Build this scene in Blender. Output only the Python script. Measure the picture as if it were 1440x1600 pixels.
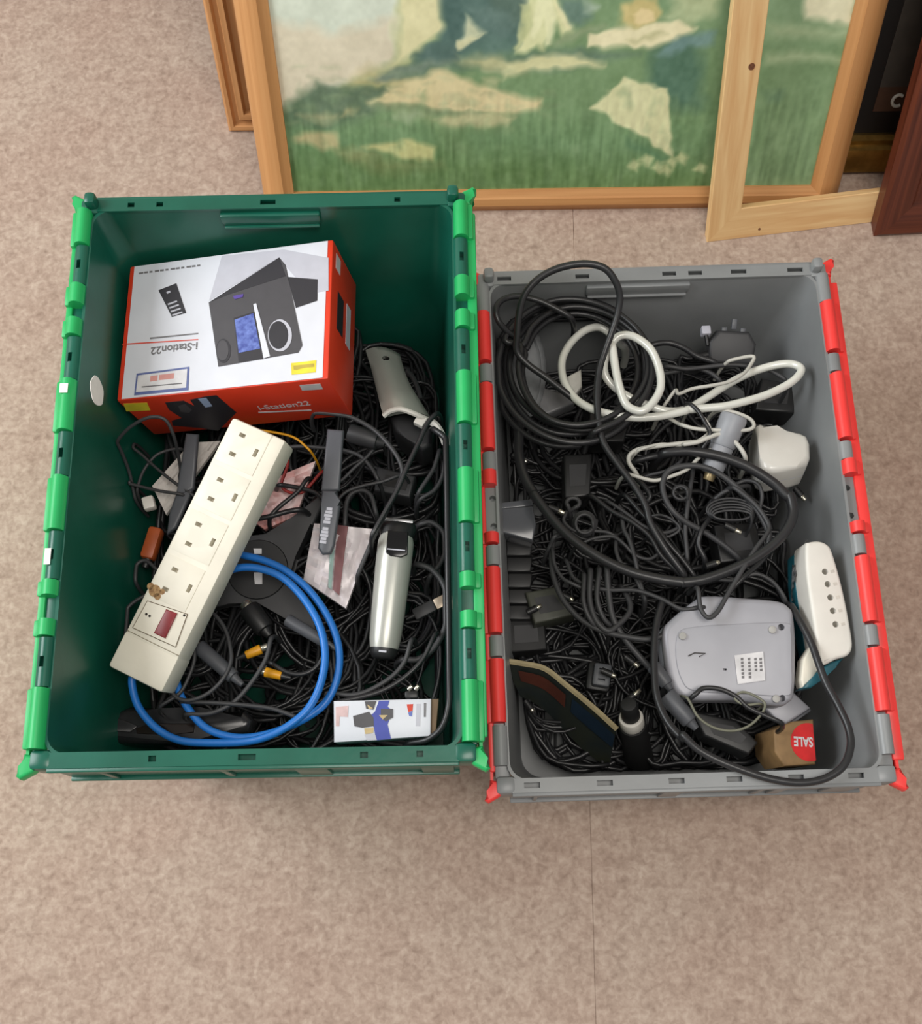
import bpy, bmesh, math, random
import numpy as np
from mathutils import Vector, Matrix
random.seed(7)
for o in list(bpy.data.objects): bpy.data.objects.remove(o)
scn = bpy.context.scene
COL = scn.collection

# ---------------------------------------------------------------- camera
FPX, CH, PITCH, ROLL, CY = 1603.0, 1.257, 0.265, -0.035, 971.5
_d = Vector((0, math.sin(PITCH), -math.cos(PITCH)))
_u0 = Vector((0, math.cos(PITCH), math.sin(PITCH))); _r0 = Vector((1, 0, 0))
_r = _r0*math.cos(ROLL) + _u0*math.sin(ROLL)
_u = -_r0*math.sin(ROLL) + _u0*math.cos(ROLL)
CP = Vector((0, 0, CH))
cd = bpy.data.cameras.new('camera'); cam = bpy.data.objects.new('camera', cd); COL.objects.link(cam)
cd.sensor_fit = 'HORIZONTAL'; cd.sensor_width = 36; cd.lens = 36*FPX/1440
cd.shift_y = (CY-800)/1440; cd.clip_start = .02
R = Matrix((_r, _u, -_d)).transposed().to_4x4(); R.translation = CP
cam.matrix_world = R
scn.camera = cam

# ---------------------------------------------------------------- light
w = bpy.data.worlds.new('room_light'); scn.world = w; w.use_nodes = True
w.node_tree.nodes['Background'].inputs[0].default_value = (1.0, .97, .93, 1)
w.node_tree.nodes['Background'].inputs[1].default_value = .30
def area(name, loc, target, size, power, col):
    l = bpy.data.lights.new(name, 'AREA'); l.shape = 'RECTANGLE'; l.size, l.size_y = size; l.energy = power; l.color = col
    o = bpy.data.objects.new(name, l); COL.objects.link(o); o.location = loc
    o.rotation_euler = (Vector(target)-Vector(loc)).to_track_quat('-Z', 'Y').to_euler()
    return o
area('window_left_offscreen', (-2.2, .75, 1.9), (0.0, .6, 0), (1.6, 1.4), 56, (.95, .98, 1.0))
area('ceiling_lamp_offscreen', (.3, -.15, 2.6), (.15, .4, 0), (1.2, .8), 24, (1.0, .95, .88))
scn.view_settings.view_transform = 'Standard'; scn.view_settings.look = 'None'
scn.view_settings.exposure = 0.24; scn.view_settings.gamma = 1; scn.view_settings.use_curve_mapping = False

# ---------------------------------------------------------------- pixel helpers
def ray(px, py): return _d + _r*((px-720)/FPX) - _u*((py-CY)/FPX)
def P(px, py, z):
    v = ray(px, py); return CP + v*((z-CH)/v.z)
def Zm(x0, y0, s): return lambda pts: [(x0+p[0]*s, y0+p[1]*s)+tuple(p[2:]) for p in pts]
Z3 = Zm(0, 680, .35); Z4 = Zm(380, 680, .35); Z5 = Zm(740, 380, .2626); Z6 = Zm(1060, 380, .2639)
Z7 = Zm(740, 760, .325); Z8 = Zm(1060, 760, .325); ZS = Zm(160, 640, .2876); ZC = Zm(440, 640, .225)
ZT = Zm(540, 520, .1625); ZM = Zm(840, 640, .2917); ZQ = Zm(760, 960, .2083); ZB = Zm(170, 360, .2847); ZR = Zm(500, 1060, .1528)
class Fr:
    "a local frame: origin, a point along +x, and the direction of +z"
    def __init__(s, o, x, up=(0, 0, 1)):
        o = Vector(o); X = (Vector(x)-o).normalized(); Zv = Vector(up); Zv = (Zv - X*Zv.dot(X)).normalized(); Y = Zv.cross(X)
        s.M = Matrix((X, Y, Zv)).transposed().to_4x4(); s.M.translation = o; s.I = s.M.inverted()
    def loc(s, px, py, h=0):
        c = s.I @ CP; v = s.I.to_3x3() @ ray(px, py); t = (h-c.z)/v.z
        return ((c+v*t).x, (c+v*t).y)
    def out(s, pts, h=0): return [s.loc(p[0], p[1], h) for p in pts]

# ---------------------------------------------------------------- materials
MATS = {}
def lin(c):
    c = [x/255 for x in c]; return tuple(x/12.92 if x <= .04045 else ((x+.055)/1.055)**2.4 for x in c)
def mat(name, rgb, rough=.5, metal=0, var=.12, scale=60, bump=0, bscale=200, spec=.5, rgb2=None, clear=0, alpha=1):
    if name in MATS: return MATS[name]
    m = bpy.data.materials.new(name); m.use_nodes = True; nt = m.node_tree; b = nt.nodes['Principled BSDF']
    c = lin(rgb); c2 = lin(rgb2) if rgb2 else tuple(max(0, x*(1-var*2)) for x in c)
    tc = nt.nodes.new('ShaderNodeTexCoord'); n = nt.nodes.new('ShaderNodeTexNoise'); n.inputs['Scale'].default_value = scale; n.inputs['Detail'].default_value = 5
    nt.links.new(tc.outputs['Object'], n.inputs['Vector'])
    r = nt.nodes.new('ShaderNodeValToRGB'); r.color_ramp.elements[0].position = .32; r.color_ramp.elements[1].position = .68
    r.color_ramp.elements[0].color = (*c2, 1); r.color_ramp.elements[1].color = (*c, 1)
    nt.links.new(n.outputs['Fac'], r.inputs[0]); nt.links.new(r.outputs[0], b.inputs['Base Color'])
    b.inputs['Roughness'].default_value = rough; b.inputs['Metallic'].default_value = metal; b.inputs['Specular IOR Level'].default_value = spec
    b.inputs['Coat Weight'].default_value = clear; b.inputs['Alpha'].default_value = alpha
    if bump:
        n2 = nt.nodes.new('ShaderNodeTexNoise'); n2.inputs['Scale'].default_value = bscale; nt.links.new(tc.outputs['Object'], n2.inputs['Vector'])
        bp = nt.nodes.new('ShaderNodeBump'); bp.inputs['Strength'].default_value = bump; bp.inputs['Distance'].default_value = .002
        nt.links.new(n2.outputs['Fac'], bp.inputs['Height']); nt.links.new(bp.outputs[0], b.inputs['Normal'])
    MATS[name] = m; return m
def wood(name, a, bcol, scale=(2, 60, 60), rough=.45, spec=.4):
    m = bpy.data.materials.new(name); m.use_nodes = True; nt = m.node_tree; b = nt.nodes['Principled BSDF']
    tc = nt.nodes.new('ShaderNodeTexCoord'); mp = nt.nodes.new('ShaderNodeMapping'); mp.inputs['Scale'].default_value = scale
    n = nt.nodes.new('ShaderNodeTexNoise'); n.inputs['Scale'].default_value = 2.2; n.inputs['Detail'].default_value = 7; n.inputs['Distortion'].default_value = .6
    r = nt.nodes.new('ShaderNodeValToRGB'); r.color_ramp.elements[0].position = .3; r.color_ramp.elements[1].position = .7
    r.color_ramp.elements[0].color = (*lin(bcol), 1); r.color_ramp.elements[1].color = (*lin(a), 1)
    nt.links.new(tc.outputs['Object'], mp.inputs[0]); nt.links.new(mp.outputs[0], n.inputs['Vector']); nt.links.new(n.outputs['Fac'], r.inputs[0])
    nt.links.new(r.outputs[0], b.inputs['Base Color']); b.inputs['Roughness'].default_value = rough; b.inputs['Specular IOR Level'].default_value = spec
    MATS[name] = m; return m

# ---------------------------------------------------------------- mesh helpers
class MB:
    def __init__(s): s.bm = bmesh.new()
    def _add(s, b, M=None):
        if M is not None: bmesh.ops.transform(b, matrix=M, verts=b.verts)
        me = bpy.data.meshes.new('t'); b.to_mesh(me); b.free(); s.bm.from_mesh(me); bpy.data.meshes.remove(me); return s
    def box(s, c, d, bev=0, M=None, seg=2):
        b = bmesh.new(); bmesh.ops.create_cube(b, size=1)
        bmesh.ops.scale(b, vec=d, verts=b.verts)
        if bev: bmesh.ops.bevel(b, geom=b.edges[:], offset=min(bev, min(d)*.45), segments=seg, profile=.5, affect='EDGES')
        bmesh.ops.translate(b, vec=c, verts=b.verts); return s._add(b, M)
    def cyl(s, p0, p1, r0, r1=None, n=16, bev=0):
        r1 = r0 if r1 is None else r1; p0 = Vector(p0); p1 = Vector(p1); L = (p1-p0).length
        b = bmesh.new(); bmesh.ops.create_cone(b, cap_ends=True, segments=n, radius1=r0, radius2=r1, depth=L)
        if bev:
            es = [e for e in b.edges if any(len(f.verts) > 4 for f in e.link_faces)]
            bmesh.ops.bevel(b, geom=es, offset=bev, segments=2, profile=.5, affect='EDGES')
        q = (p1-p0).to_track_quat('Z', 'Y').to_matrix().to_4x4(); q.translation = (p0+p1)/2
        return s._add(b, q)
    def slab(s, out, z0, z1, bev=0, seg=3, M=None, top=1.0):
        b = bmesh.new(); n = len(out); cx = sum(p[0] for p in out)/n; cy = sum(p[1] for p in out)/n
        if sum(out[i][0]*out[(i+1) % n][1]-out[(i+1) % n][0]*out[i][1] for i in range(n)) < 0: out = out[::-1]
        lo = [b.verts.new((p[0], p[1], z0)) for p in out]
        hi = [b.verts.new((cx+(p[0]-cx)*top, cy+(p[1]-cy)*top, z1)) for p in out]
        b.faces.new(lo[::-1]); b.faces.new(hi)
        for i in range(n): b.faces.new((lo[i], lo[(i+1) % n], hi[(i+1) % n], hi[i]))
        if bev:
            b.edges.ensure_lookup_table(); es = [e for e in b.edges if all(v in hi for v in e.verts) or all(v in lo for v in e.verts)]
            bmesh.ops.bevel(b, geom=es, offset=bev, segments=seg, profile=.5, affect='EDGES')
        return s._add(b, M)
    def tube(s, pts, r, n=8, caps=True):
        b = bmesh.new(); pts = [Vector(p) for p in pts]; N = len(pts); rs = r if isinstance(r, (list, tuple)) else [r]*N
        t0 = (pts[1]-pts[0]).normalized(); nrm = t0.orthogonal().normalized(); rings = []
        for i, p in enumerate(pts):
            t = (pts[min(i+1, N-1)]-pts[max(i-1, 0)])
            t = t.normalized() if t.length > 1e-9 else t0
            nrm = (nrm - t*nrm.dot(t)); nrm = nrm.normalized() if nrm.length > 1e-6 else t.orthogonal().normalized()
            bi = t.cross(nrm)
            rings.append([b.verts.new(p + (nrm*math.cos(2*math.pi*k/n)+bi*math.sin(2*math.pi*k/n))*rs[i]) for k in range(n)])
        for i in range(N-1):
            for k in range(n): b.faces.new((rings[i][k], rings[i][(k+1) % n], rings[i+1][(k+1) % n], rings[i+1][k]))
        if caps: b.faces.new(rings[0][::-1]); b.faces.new(rings[-1])
        return s._add(b)
    def loft(s, loops, caps=True, closed=True):
        b = bmesh.new(); vs = [[b.verts.new(p) for p in l] for l in loops]; n = len(loops[0])
        for a, c in zip(vs, vs[1:]):
            for k in range(n if closed else n-1): b.faces.new((a[k], a[(k+1) % n], c[(k+1) % n], c[k]))
        if caps and closed: b.faces.new(vs[0][::-1]); b.faces.new(vs[-1])
        bmesh.ops.recalc_face_normals(b, faces=b.faces[:]); return s._add(b)
    def poly(s, pts):
        b = bmesh.new(); b.faces.new([b.verts.new(p) for p in pts]); return s._add(b)
    def mesh(s, name, angle=40):
        me = bpy.data.meshes.new(name); s.bm.to_mesh(me); s.bm.free()
        me.shade_smooth(); me.set_sharp_from_angle(angle=math.radians(angle)); return me
def spline(pts, per=6, closed=False):
    p = [Vector(q) for q in pts]; n = len(p); out = []
    for i in range(n if closed else n-1):
        if closed: a, b, c, d = p[i-1], p[i], p[(i+1) % n], p[(i+2) % n]
        else: a, b, c, d = p[max(i-1, 0)], p[i], p[i+1], p[min(i+2, n-1)]
        for k in range(per):
            t = k/per; out.append(.5*((2*b)+(c-a)*t+(2*a-5*b+4*c-d)*t*t+(3*b-a-3*c+d)*t**3))
    if not closed: out.append(p[-1])
    return out
def pillow(out, z0, z1, r, n=5, per=4, bottom=True):
    "soft-edged slab: smoothed outline lofted with rounded shoulders"
    o = [p.xy for p in spline([(x, y, 0) for x, y in out], per, True)]; N = len(o)
    if sum(o[i-1].x*o[i].y-o[i].x*o[i-1].y for i in range(N)) < 0: o = o[::-1]
    nr = []
    for i in range(N):
        t = (o[(i+3) % N]-o[(i-3) % N]).normalized(); nr.append(Vector((-t.y, t.x)))
    def lp(ins, z): return [(p.x+q.x*ins, p.y+q.y*ins, z) for p, q in zip(o, nr)]
    L = [lp(0, z0)]+[lp(r*(1-math.cos(a)), z1-r+r*math.sin(a)) for a in np.linspace(0, math.pi/2, n+1)]
    return MB().loft(L)
def tag(o, label=None, cat=None, group=None, kind=None):
    for k, v in (('label', label), ('category', cat), ('group', group), ('kind', kind)):
        if v: o[k] = v
    return o
def thing(name, label, cat, M=None, group=None):
    o = bpy.data.objects.new(name, None); o.empty_display_size = .03; COL.objects.link(o)
    if M is not None: o.matrix_world = M
    return tag(o, label, cat, group)
def part(name, mb, m, parent=None, label=None, angle=40):
    me = mb.mesh(name, angle) if isinstance(mb, MB) else mb
    if not me.materials: me.materials.append(m)
    o = bpy.data.objects.new(name, me); COL.objects.link(o); o.parent = parent
    return tag(o, label)
def text(name, s, size, m, parent, M, label=None, sx=1, bold=0):
    cu = bpy.data.curves.new('f', 'FONT'); cu.body = s; cu.size = size; cu.align_x = 'CENTER'; cu.align_y = 'CENTER'; cu.extrude = .00006; cu.offset = bold
    o = bpy.data.objects.new('f', cu); COL.objects.link(o); dg = bpy.context.evaluated_depsgraph_get(); dg.update()
    me = bpy.data.meshes.new_from_object(o.evaluated_get(dg)); bpy.data.objects.remove(o); bpy.data.curves.remove(cu)
    me.materials.clear(); me.materials.append(m); me.transform(M @ Matrix.Diagonal((sx, 1, 1, 1)))
    o = bpy.data.objects.new(name, me); COL.objects.link(o); o.parent = parent; return tag(o, label)
def cut(me, cutter, m=None, angle=40):
    "cut real holes into a mesh"
    me = me.mesh('cut') if isinstance(me, MB) else me
    a = bpy.data.objects.new('a', me); b = bpy.data.objects.new('b', cutter.mesh('cutter')); COL.objects.link(a); COL.objects.link(b)
    md = a.modifiers.new('cut', 'BOOLEAN'); md.operation = 'DIFFERENCE'; md.solver = 'EXACT'; md.object = b
    dg = bpy.context.evaluated_depsgraph_get(); dg.update(); out = bpy.data.meshes.new_from_object(a.evaluated_get(dg))
    bpy.data.objects.remove(a); bpy.data.objects.remove(b); out.shade_smooth(); out.set_sharp_from_angle(angle=math.radians(angle)); out.materials.clear()
    if m: out.materials.append(m)
    return out
def T(x, y, z, rz=0, rx=0, ry=0):
    return Matrix.Translation((x, y, z)) @ Matrix.Rotation(rz, 4, 'Z') @ Matrix.Rotation(ry, 4, 'Y') @ Matrix.Rotation(rx, 4, 'X')
def flat(fr, pts, z, h=0): return [(x, y, z) for x, y in fr.out(pts, h)]
def printed(name, fr, pts, m, parent, z=.0003, th=.0002, label=None):
    "a thin printed or stuck-on patch traced on the frame's top plane"
    return part(name, MB().slab(fr.out(pts, z), z-th, z), m, parent, label)

# ================================================================= SETTING
TILE = .5; SX, SY = .152, .063
def carpet():
    m = bpy.data.materials.new('carpet'); m.use_nodes = True; nt = m.node_tree; b = nt.nodes['Principled BSDF']
    g = nt.nodes.new('ShaderNodeNewGeometry')
    def noise(s, d, dist=0):
        n = nt.nodes.new('ShaderNodeTexNoise'); n.inputs['Scale'].default_value = s; n.inputs['Detail'].default_value = d; n.inputs['Distortion'].default_value = dist
        nt.links.new(g.outputs['Position'], n.inputs['Vector']); return n
    n1, n2, n3 = noise(62, 4, .8), noise(150, 3, .4), noise(7, 4)
    r = nt.nodes.new('ShaderNodeValToRGB'); e = r.color_ramp.elements; e[0].position = .26; e[1].position = .76
    e[0].color = (*lin((146, 125, 112)), 1); e[1].color = (*lin((204, 186, 171)), 1)
    k = e.new(.5); k.color = (*lin((178, 157, 143)), 1)
    mx = nt.nodes.new('ShaderNodeMix'); mx.data_type = 'FLOAT'; mx.inputs[0].default_value = .5
    nt.links.new(n1.outputs['Fac'], mx.inputs[2]); nt.links.new(n2.outputs['Fac'], mx.inputs[3]); nt.links.new(mx.outputs[0], r.inputs[0])
    mm = nt.nodes.new('ShaderNodeMix'); mm.data_type = 'RGBA'; mm.blend_type = 'MULTIPLY'; mm.inputs[0].default_value = .5
    r2 = nt.nodes.new('ShaderNodeValToRGB'); r2.color_ramp.elements[0].position = .35; r2.color_ramp.elements[1].position = .65
    r2.color_ramp.elements[0].color = (.87, .81, .78, 1); r2.color_ramp.elements[1].color = (.98, 1, .98, 1)
    nt.links.new(n3.outputs['Fac'], r2.inputs[0]); nt.links.new(r.outputs[0], mm.inputs[6]); nt.links.new(r2.outputs[0], mm.inputs[7])
    nt.links.new(mm.outputs[2], b.inputs['Base Color']); b.inputs['Roughness'].default_value = .95; b.inputs['Specular IOR Level'].default_value = .1
    bp = nt.nodes.new('ShaderNodeBump'); bp.inputs['Strength'].default_value = .35; bp.inputs['Distance'].default_value = .003
    nt.links.new(mx.outputs[0], bp.inputs['Height']); nt.links.new(bp.outputs[0], b.inputs['Normal']); return m
M_CARPET = carpet()
fl = part('floor', MB().box((.15, .45, -.012), (5, 3.5, .016)), mat('subfloor', (120, 102, 90), .95)); tag(fl, kind='structure')
CA = math.atan2(.035, .924)   # the joint between the two carpet widths runs almost straight away from the camera
tm = MB().box((0, 0, -.003), (2-.0002, 3.3, .006), .0006, seg=1).mesh('carpet_width'); tm.materials.append(M_CARPET)
for i in (-1, 1):
    o = bpy.data.objects.new('carpet_width', tm); COL.objects.link(o); o.parent = fl
    o.matrix_world = Matrix.Translation((.1615, .46, 0)) @ Matrix.Rotation(-CA, 4, 'Z') @ Matrix.Translation((i*1.0, 0, 0))
wl = part('wall_back', MB().box((.15, 1.52, 1.2), (5, .1, 2.4)), mat('painted_wall', (196, 190, 180), .8, 0, .01, 4)); tag(wl, kind='structure')

# ================================================================= PICTURES
W_OAK = wood('oak', (206, 152, 98), (190, 134, 82))
W_PINE = wood('pine', (236, 202, 148), (214, 166, 112), (3, 40, 40))
W_MAHO = wood('mahogany', (104, 52, 34), (74, 34, 22), rough=.3)
W_OAK2 = wood('oak_moulded', (206, 150, 98), (182, 128, 80))
M_GOLD = mat('gilt', (196, 158, 88), .3, .9, .2)
M_BLACK = mat('black_plastic', (32, 32, 33), .42, 0, .1)
M_BLACK2 = mat('black_matt', (26, 26, 27), .6, 0, .15)
def wood_v(m, name):
    c = m.copy(); c.name = name
    for n in c.node_tree.nodes:
        if n.type == 'MAPPING': x, y, z = n.inputs['Scale'].default_value; n.inputs['Scale'].default_value = (y, x, z)
    return c
def lean_frame(bl, br, lean):
    bl = Vector(bl); br = Vector(br); X = (br-bl).normalized(); hz = Vector((0, 0, 1)).cross(X)
    Y = hz*math.sin(lean)+Vector((0, 0, 1))*math.cos(lean)
    return Fr(bl, br, X.cross(Y))
def moulding(W, H, prof, kx=1):
    loops = []
    for ins, h in prof: loops.append([(ins*kx, ins, h), (W-ins*kx, ins, h), (W-ins*kx, H-ins, h), (ins*kx, H-ins, h)])
    return loops
def rail(W, H, prof, side, kx=1):
    "one mitred side of the frame (0 bottom,1 right,2 top,3 left)"
    L = moulding(W, H, prof, kx); a, b_ = side, (side+1) % 4
    mb = MB(); mb.loft([[l[a] for l in L], [l[b_] for l in L]]); return mb
def frame_thing(name, label, fr, W, H, prof, m, kx=1):
    r = thing(name, label, 'picture frame', fr.M)
    mv = wood_v(m, m.name+'_upright')
    for sd in range(4): part('frame_rail', rail(W, H, prof, sd, kx), mv if sd % 2 else m, r, angle=25)
    return r
# --- the large print in the oak frame
fp = lean_frame(P(413, 345, 0), P(1309, 333, 0), math.radians(27))
PW = (P(1309, 333, 0)-P(413, 345, 0)).length; PH = .88
ins = fp.loc(468, 307)[0]
ipx = [fp.loc(470, 300)[0], fp.loc(750, 296)[1], fp.loc(432, 0)[0]]
FW = .038
prof = [(0, -.024), (.001, -.019), (.004, -.012), (.014, -.002), (.017, 0), (.027, .001), (.029, -.001), (FW, -.004), (FW, -.024)]
pic = frame_thing('framed_print', 'large oak framed print of a green meadow with kites leaning behind both crates', fp, PW, PH, prof, W_OAK, 1.22)
part('backing_board', MB().box((PW/2, PH/2, -.0185), (PW-.02, PH-.02, .003)), mat('hardboard', (120, 90, 60), .8), pic)
# the print itself: flat artwork as vertex colour on a dense sheet
def art():
    nx, ny = 420, 460; iw, ih = PW-2*FW*1.22+.006, PH-2*FW+.006; x0 = FW*1.22-.003; y0 = FW-.003
    xs = np.linspace(0, iw, nx)+x0; ys = np.linspace(0, ih, ny)+y0; gx, gy = np.meshgrid(xs, ys)
    rng = np.random.RandomState(3)
    def vnoise(s):
        c = rng.rand(int(ih/s)+3, int(iw/s)+3); u = (gx-x0)/s; v = (gy-y0)/s; iu = u.astype(int); iv = v.astype(int); fu = u-iu; fv = v-iv
        fu = fu*fu*(3-2*fu); fv = fv*fv*(3-2*fv)
        return (c[iv, iu]*(1-fu)+c[iv, iu+1]*fu)*(1-fv)+(c[iv+1, iu]*(1-fu)+c[iv+1, iu+1]*fu)*fv-.5
    def anoise(sx, sy):
        c = rng.rand(int(ih/sy)+3, int(iw/sx)+3); u = (gx-x0)/sx; v = (gy-y0)/sy; iu = u.astype(int); iv = v.astype(int); fu = u-iu; fv = v-iv
        return (c[iv, iu]*(1-fu)+c[iv, iu+1]*fu)*(1-fv)+(c[iv+1, iu]*(1-fu)+c[iv+1, iu+1]*fu)*fv-.5
    wx = gx+vnoise(.03)*.008+vnoise(.010)*.006; wy = gy+vnoise(.03)*.006+vnoise(.010)*.005
    img = np.zeros((ny, nx, 3)); img[:] = (112, 142, 98)
    def put(pts, c, soft=.004, a=1.0, sky=False):
        q = np.array(fp.out(pts)); d = np.full(gx.shape, 1e9); inside = np.zeros(gx.shape, bool)
        for k in range(len(q)):
            ax, ay = q[k-1]; bx, by = q[k]; ex, ey = bx-ax, by-ay
            t = np.clip(((wx-ax)*ex+(wy-ay)*ey)/(ex*ex+ey*ey+1e-12), 0, 1)
            d = np.minimum(d, np.hypot(wx-ax-t*ex, wy-ay-t*ey))
            cr = ((ay > wy) != (by > wy)) & (wx < (bx-ax)*(wy-ay)/(by-ay+1e-12)+ax); inside ^= cr
        al = np.clip(.5+np.where(inside, d, -d)/soft/2, 0, 1)[..., None]*a
        img[:] = img*(1-al)+np.array(c, float)*al
    put([(300, -900), (1420, -900), (1420, -60), (900, -60), (620, 0), (400, 0)], (180, 196, 178), .03)
    put([(880, -300), (1450, -300), (1400, 40), (1150, 60), (1000, 10), (880, -20)], (122, 152, 112), .03)
    put([(380, -40), (620, -40), (618, 60), (590, 105), (520, 140), (470, 170), (400, 172)], (200, 208, 190), .005)
    put([(380, 36), (480, 42), (520, 60), (560, 45), (618, 28), (612, 100), (520, 140), (470, 172), (400, 174)], (208, 198, 172), .008)
    put([(620, -60), (705, -60), (692, 55), (655, 85), (610, 108), (618, 50)], (212, 206, 158), .008)
    put([(560, 115), (640, 105), (700, 120), (620, 140), (540, 140)], (190, 176, 124), .01)
    put([(445, 172), (500, 132), (520, 140), (560, 142), (610, 142), (600, 170), (560, 200), (500, 210), (450, 205)], (96, 118, 92), .008)
    put([(690, -40), (805, -40), (822, 75), (770, 88), (735, 84), (700, 98), (640, 104), (660, 84), (686, 70), (694, 30)], (78, 106, 98), .005)
    put([(600, 125), (640, 102), (720, 92), (900, 80), (1000, 90), (860, 115), (730, 108), (680, 122)], (96, 122, 98), .006)
    put([(724, 30), (763, 56), (718, 74)], (188, 194, 160), .004)
    put([(760, -40), (830, -40), (830, 20), (800, 50), (770, 20)], (88, 112, 100), .008)
    put([(570, 166), (630, 126), (688, 116), (760, 136), (846, 160), (840, 176), (790, 182), (690, 176), (620, 172)], (208, 194, 146), .005)
    put([(700, 92), (760, 90), (830, 108), (770, 114)], (176, 176, 130), .006)
    put([(620, 178), (760, 186), (800, 205), (680, 200)], (146, 160, 112), .01)
    put([(430, 205), (700, 200), (1120, 180), (1120, 320), (430, 330)], (102, 136, 92), .02, .75)
    put([(430, 250), (760, 245), (1000, 262), (1120, 262), (1120, 320), (430, 330)], (88, 118, 66), .02, .7)
    put([(455, 216), (525, 208), (532, 232), (500, 238), (462, 226)], (172, 164, 118), .005)
    put([(568, 232), (630, 222), (682, 238), (678, 256), (630, 252)], (182, 182, 122), .004)
    put([(540, 240), (600, 252), (690, 262), (620, 275), (560, 262)], (112, 128, 80), .01)
    put([(820, -50), (858, -50), (876, 20), (897, 52), (876, 64), (862, 40), (850, 82), (836, 76), (826, 84), (806, 84), (816, 40)], (206, 208, 156), .004)
    put([(780, 104), (862, 88), (905, 92), (946, 104), (900, 108), (840, 112), (790, 124)], (202, 200, 150), .004)
    put([(1020, 78), (1060, 56), (1100, 62), (1098, 170), (1070, 176), (1010, 140)], (72, 108, 90), .012, .85)
    put([(920, 62), (960, 48), (1000, 42), (1050, 38), (1090, 46), (1060, 66), (1010, 80), (985, 76), (930, 76)], (216, 208, 166), .005)
    put([(966, 40), (972, 10), (1005, -4), (1028, 12), (1012, 36), (990, 46)], (186, 176, 112), .005)
    put([(990, 22), (1006, 14), (1016, 24), (1004, 34)], (214, 194, 140), .004)
    put([(1050, 0), (1130, -8), (1120, 25), (1070, 30)], (168, 180, 136), .008)
    put([(925, 172), (976, 130), (1046, 142), (1053, 250), (1000, 212)], (206, 206, 158), .0025)
    put([(980, 215), (1020, 235), (1045, 252), (1040, 262), (980, 232)], (86, 122, 84), .005)
    for (x, y) in ((990, 262), (1010, 255), (1030, 266), (1050, 258), (1068, 252), (1095, 268), (1042, 272)):
        put([(x-12, y), (x, y-9), (x+12, y-2), (x+4, y+9)], (168, 178, 128), .003)
    put([(1255, -60), (1345, -60), (1338, 42), (1258, 30)], (216, 212, 176), .005)
    put([(1200, 40), (1330, 46), (1330, 66), (1210, 62)], (150, 170, 128), .008)
    put([(1200, 90), (1320, 92), (1320, 102), (1200, 104)], (166, 182, 140), .006, .8)
    put([(1190, 152), (1226, 146), (1214, 168), (1196, 164)], (96, 128, 92), .005)
    ZA = Zm(420, 0, .4861)
    put(ZA([(160, 270), (200, 285), (260, 300), (370, 285), (380, 300), (300, 330), (250, 360), (160, 350), (130, 320)]), (92, 112, 88), .004, .9)
    put(ZA([(310, 262), (400, 220), (480, 205), (600, 160), (620, 190), (560, 225), (440, 240), (380, 268)]), (110, 128, 112), .004, .9)
    put(ZA([(450, 190), (540, 150), (600, 145), (612, 195), (540, 210)]), (78, 104, 96), .004)
    put(ZA([(640, 150), (760, 120), (800, 150), (780, 175), (680, 190), (620, 190)]), (90, 120, 108), .006, .8)
    put(ZA([(300, 345), (420, 350), (560, 355), (700, 370), (690, 380), (500, 372), (380, 360)]), (116, 134, 98), .004, .8)
    put(ZA([(400, 375), (470, 365), (500, 385), (440, 405)]), (150, 166, 130), .005, .8)
    put(ZA([(540, 390), (640, 365), (730, 370), (790, 385), (760, 410), (700, 418), (640, 405), (580, 412)]), (184, 180, 134), .004, .85)
    put(ZA([(90, 385), (160, 372), (220, 375), (225, 395), (170, 402)]), (158, 156, 116), .005, .8)
    put(ZA([(240, 365), (280, 360), (270, 388), (235, 385)]), (176, 168, 122), .004, .7)
    put(ZA([(690, 255), (750, 255), (740, 280), (700, 275)]), (172, 176, 130), .004, .8)
    put(ZA([(210, 490), (300, 480), (360, 510), (260, 530)]), (138, 146, 98), .006, .7)
    put(ZA([(540, 420), (620, 430), (640, 500), (560, 520)]), (92, 118, 74), .012, .6)
    put(ZA([(940, 0), (1010, 0), (1040, 60), (1000, 90), (960, 90), (930, 40)]), (96, 124, 112), .006, .9)
    put(ZA([(1015, 10), (1060, 20), (1050, 40), (1020, 45)]), (170, 186, 170), .004, .7)
    put(ZA([(970, 110), (1060, 85), (1080, 95), (1000, 130), (920, 160), (900, 150)]), (140, 156, 118), .004, .8)
    put(ZA([(1250, 185), (1300, 140), (1380, 115), (1440, 105), (1440, 150), (1350, 160), (1290, 195)]), (108, 140, 138), .004, .85)
    put(ZA([(1085, 300), (1280, 300), (1282, 306), (1085, 306)]), (190, 190, 144), .003, .5)
    for k in range(260):
        x = rng.uniform(440, 1320); y = rng.uniform(150, 296); L_ = rng.uniform(3, 14); g_ = rng.uniform(-24, 26)
        put([(x-L_*.5, y), (x, y-rng.uniform(3, 12)), (x+L_*.5, y+rng.uniform(-3, 3)), (x, y+4)], (114+g_, 142+g_, 100+g_*.8), .005, .30)
    for k in range(70):
        x = rng.uniform(445, 860); y = rng.uniform(100, 200); L_ = rng.uniform(5, 16); g_ = rng.uniform(-30, 45)
        put([(x-L_, y), (x, y-rng.uniform(2, 4)), (x+L_, y+rng.uniform(-2, 2)), (x, y+3)], (132+g_, 146+g_, 108+g_*.8), .004, .35)
    # reclining child, dog and trouser folds
    put(ZA([(1130, 75), (1140, 25), (1175, 0), (1240, 5), (1262, 40), (1240, 80), (1190, 95), (1150, 92)]), (196, 180, 118), .003, .9)
    put(ZA([(1168, 60), (1195, 32), (1235, 38), (1240, 70), (1205, 86), (1175, 80)]), (222, 202, 148), .002)
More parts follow.
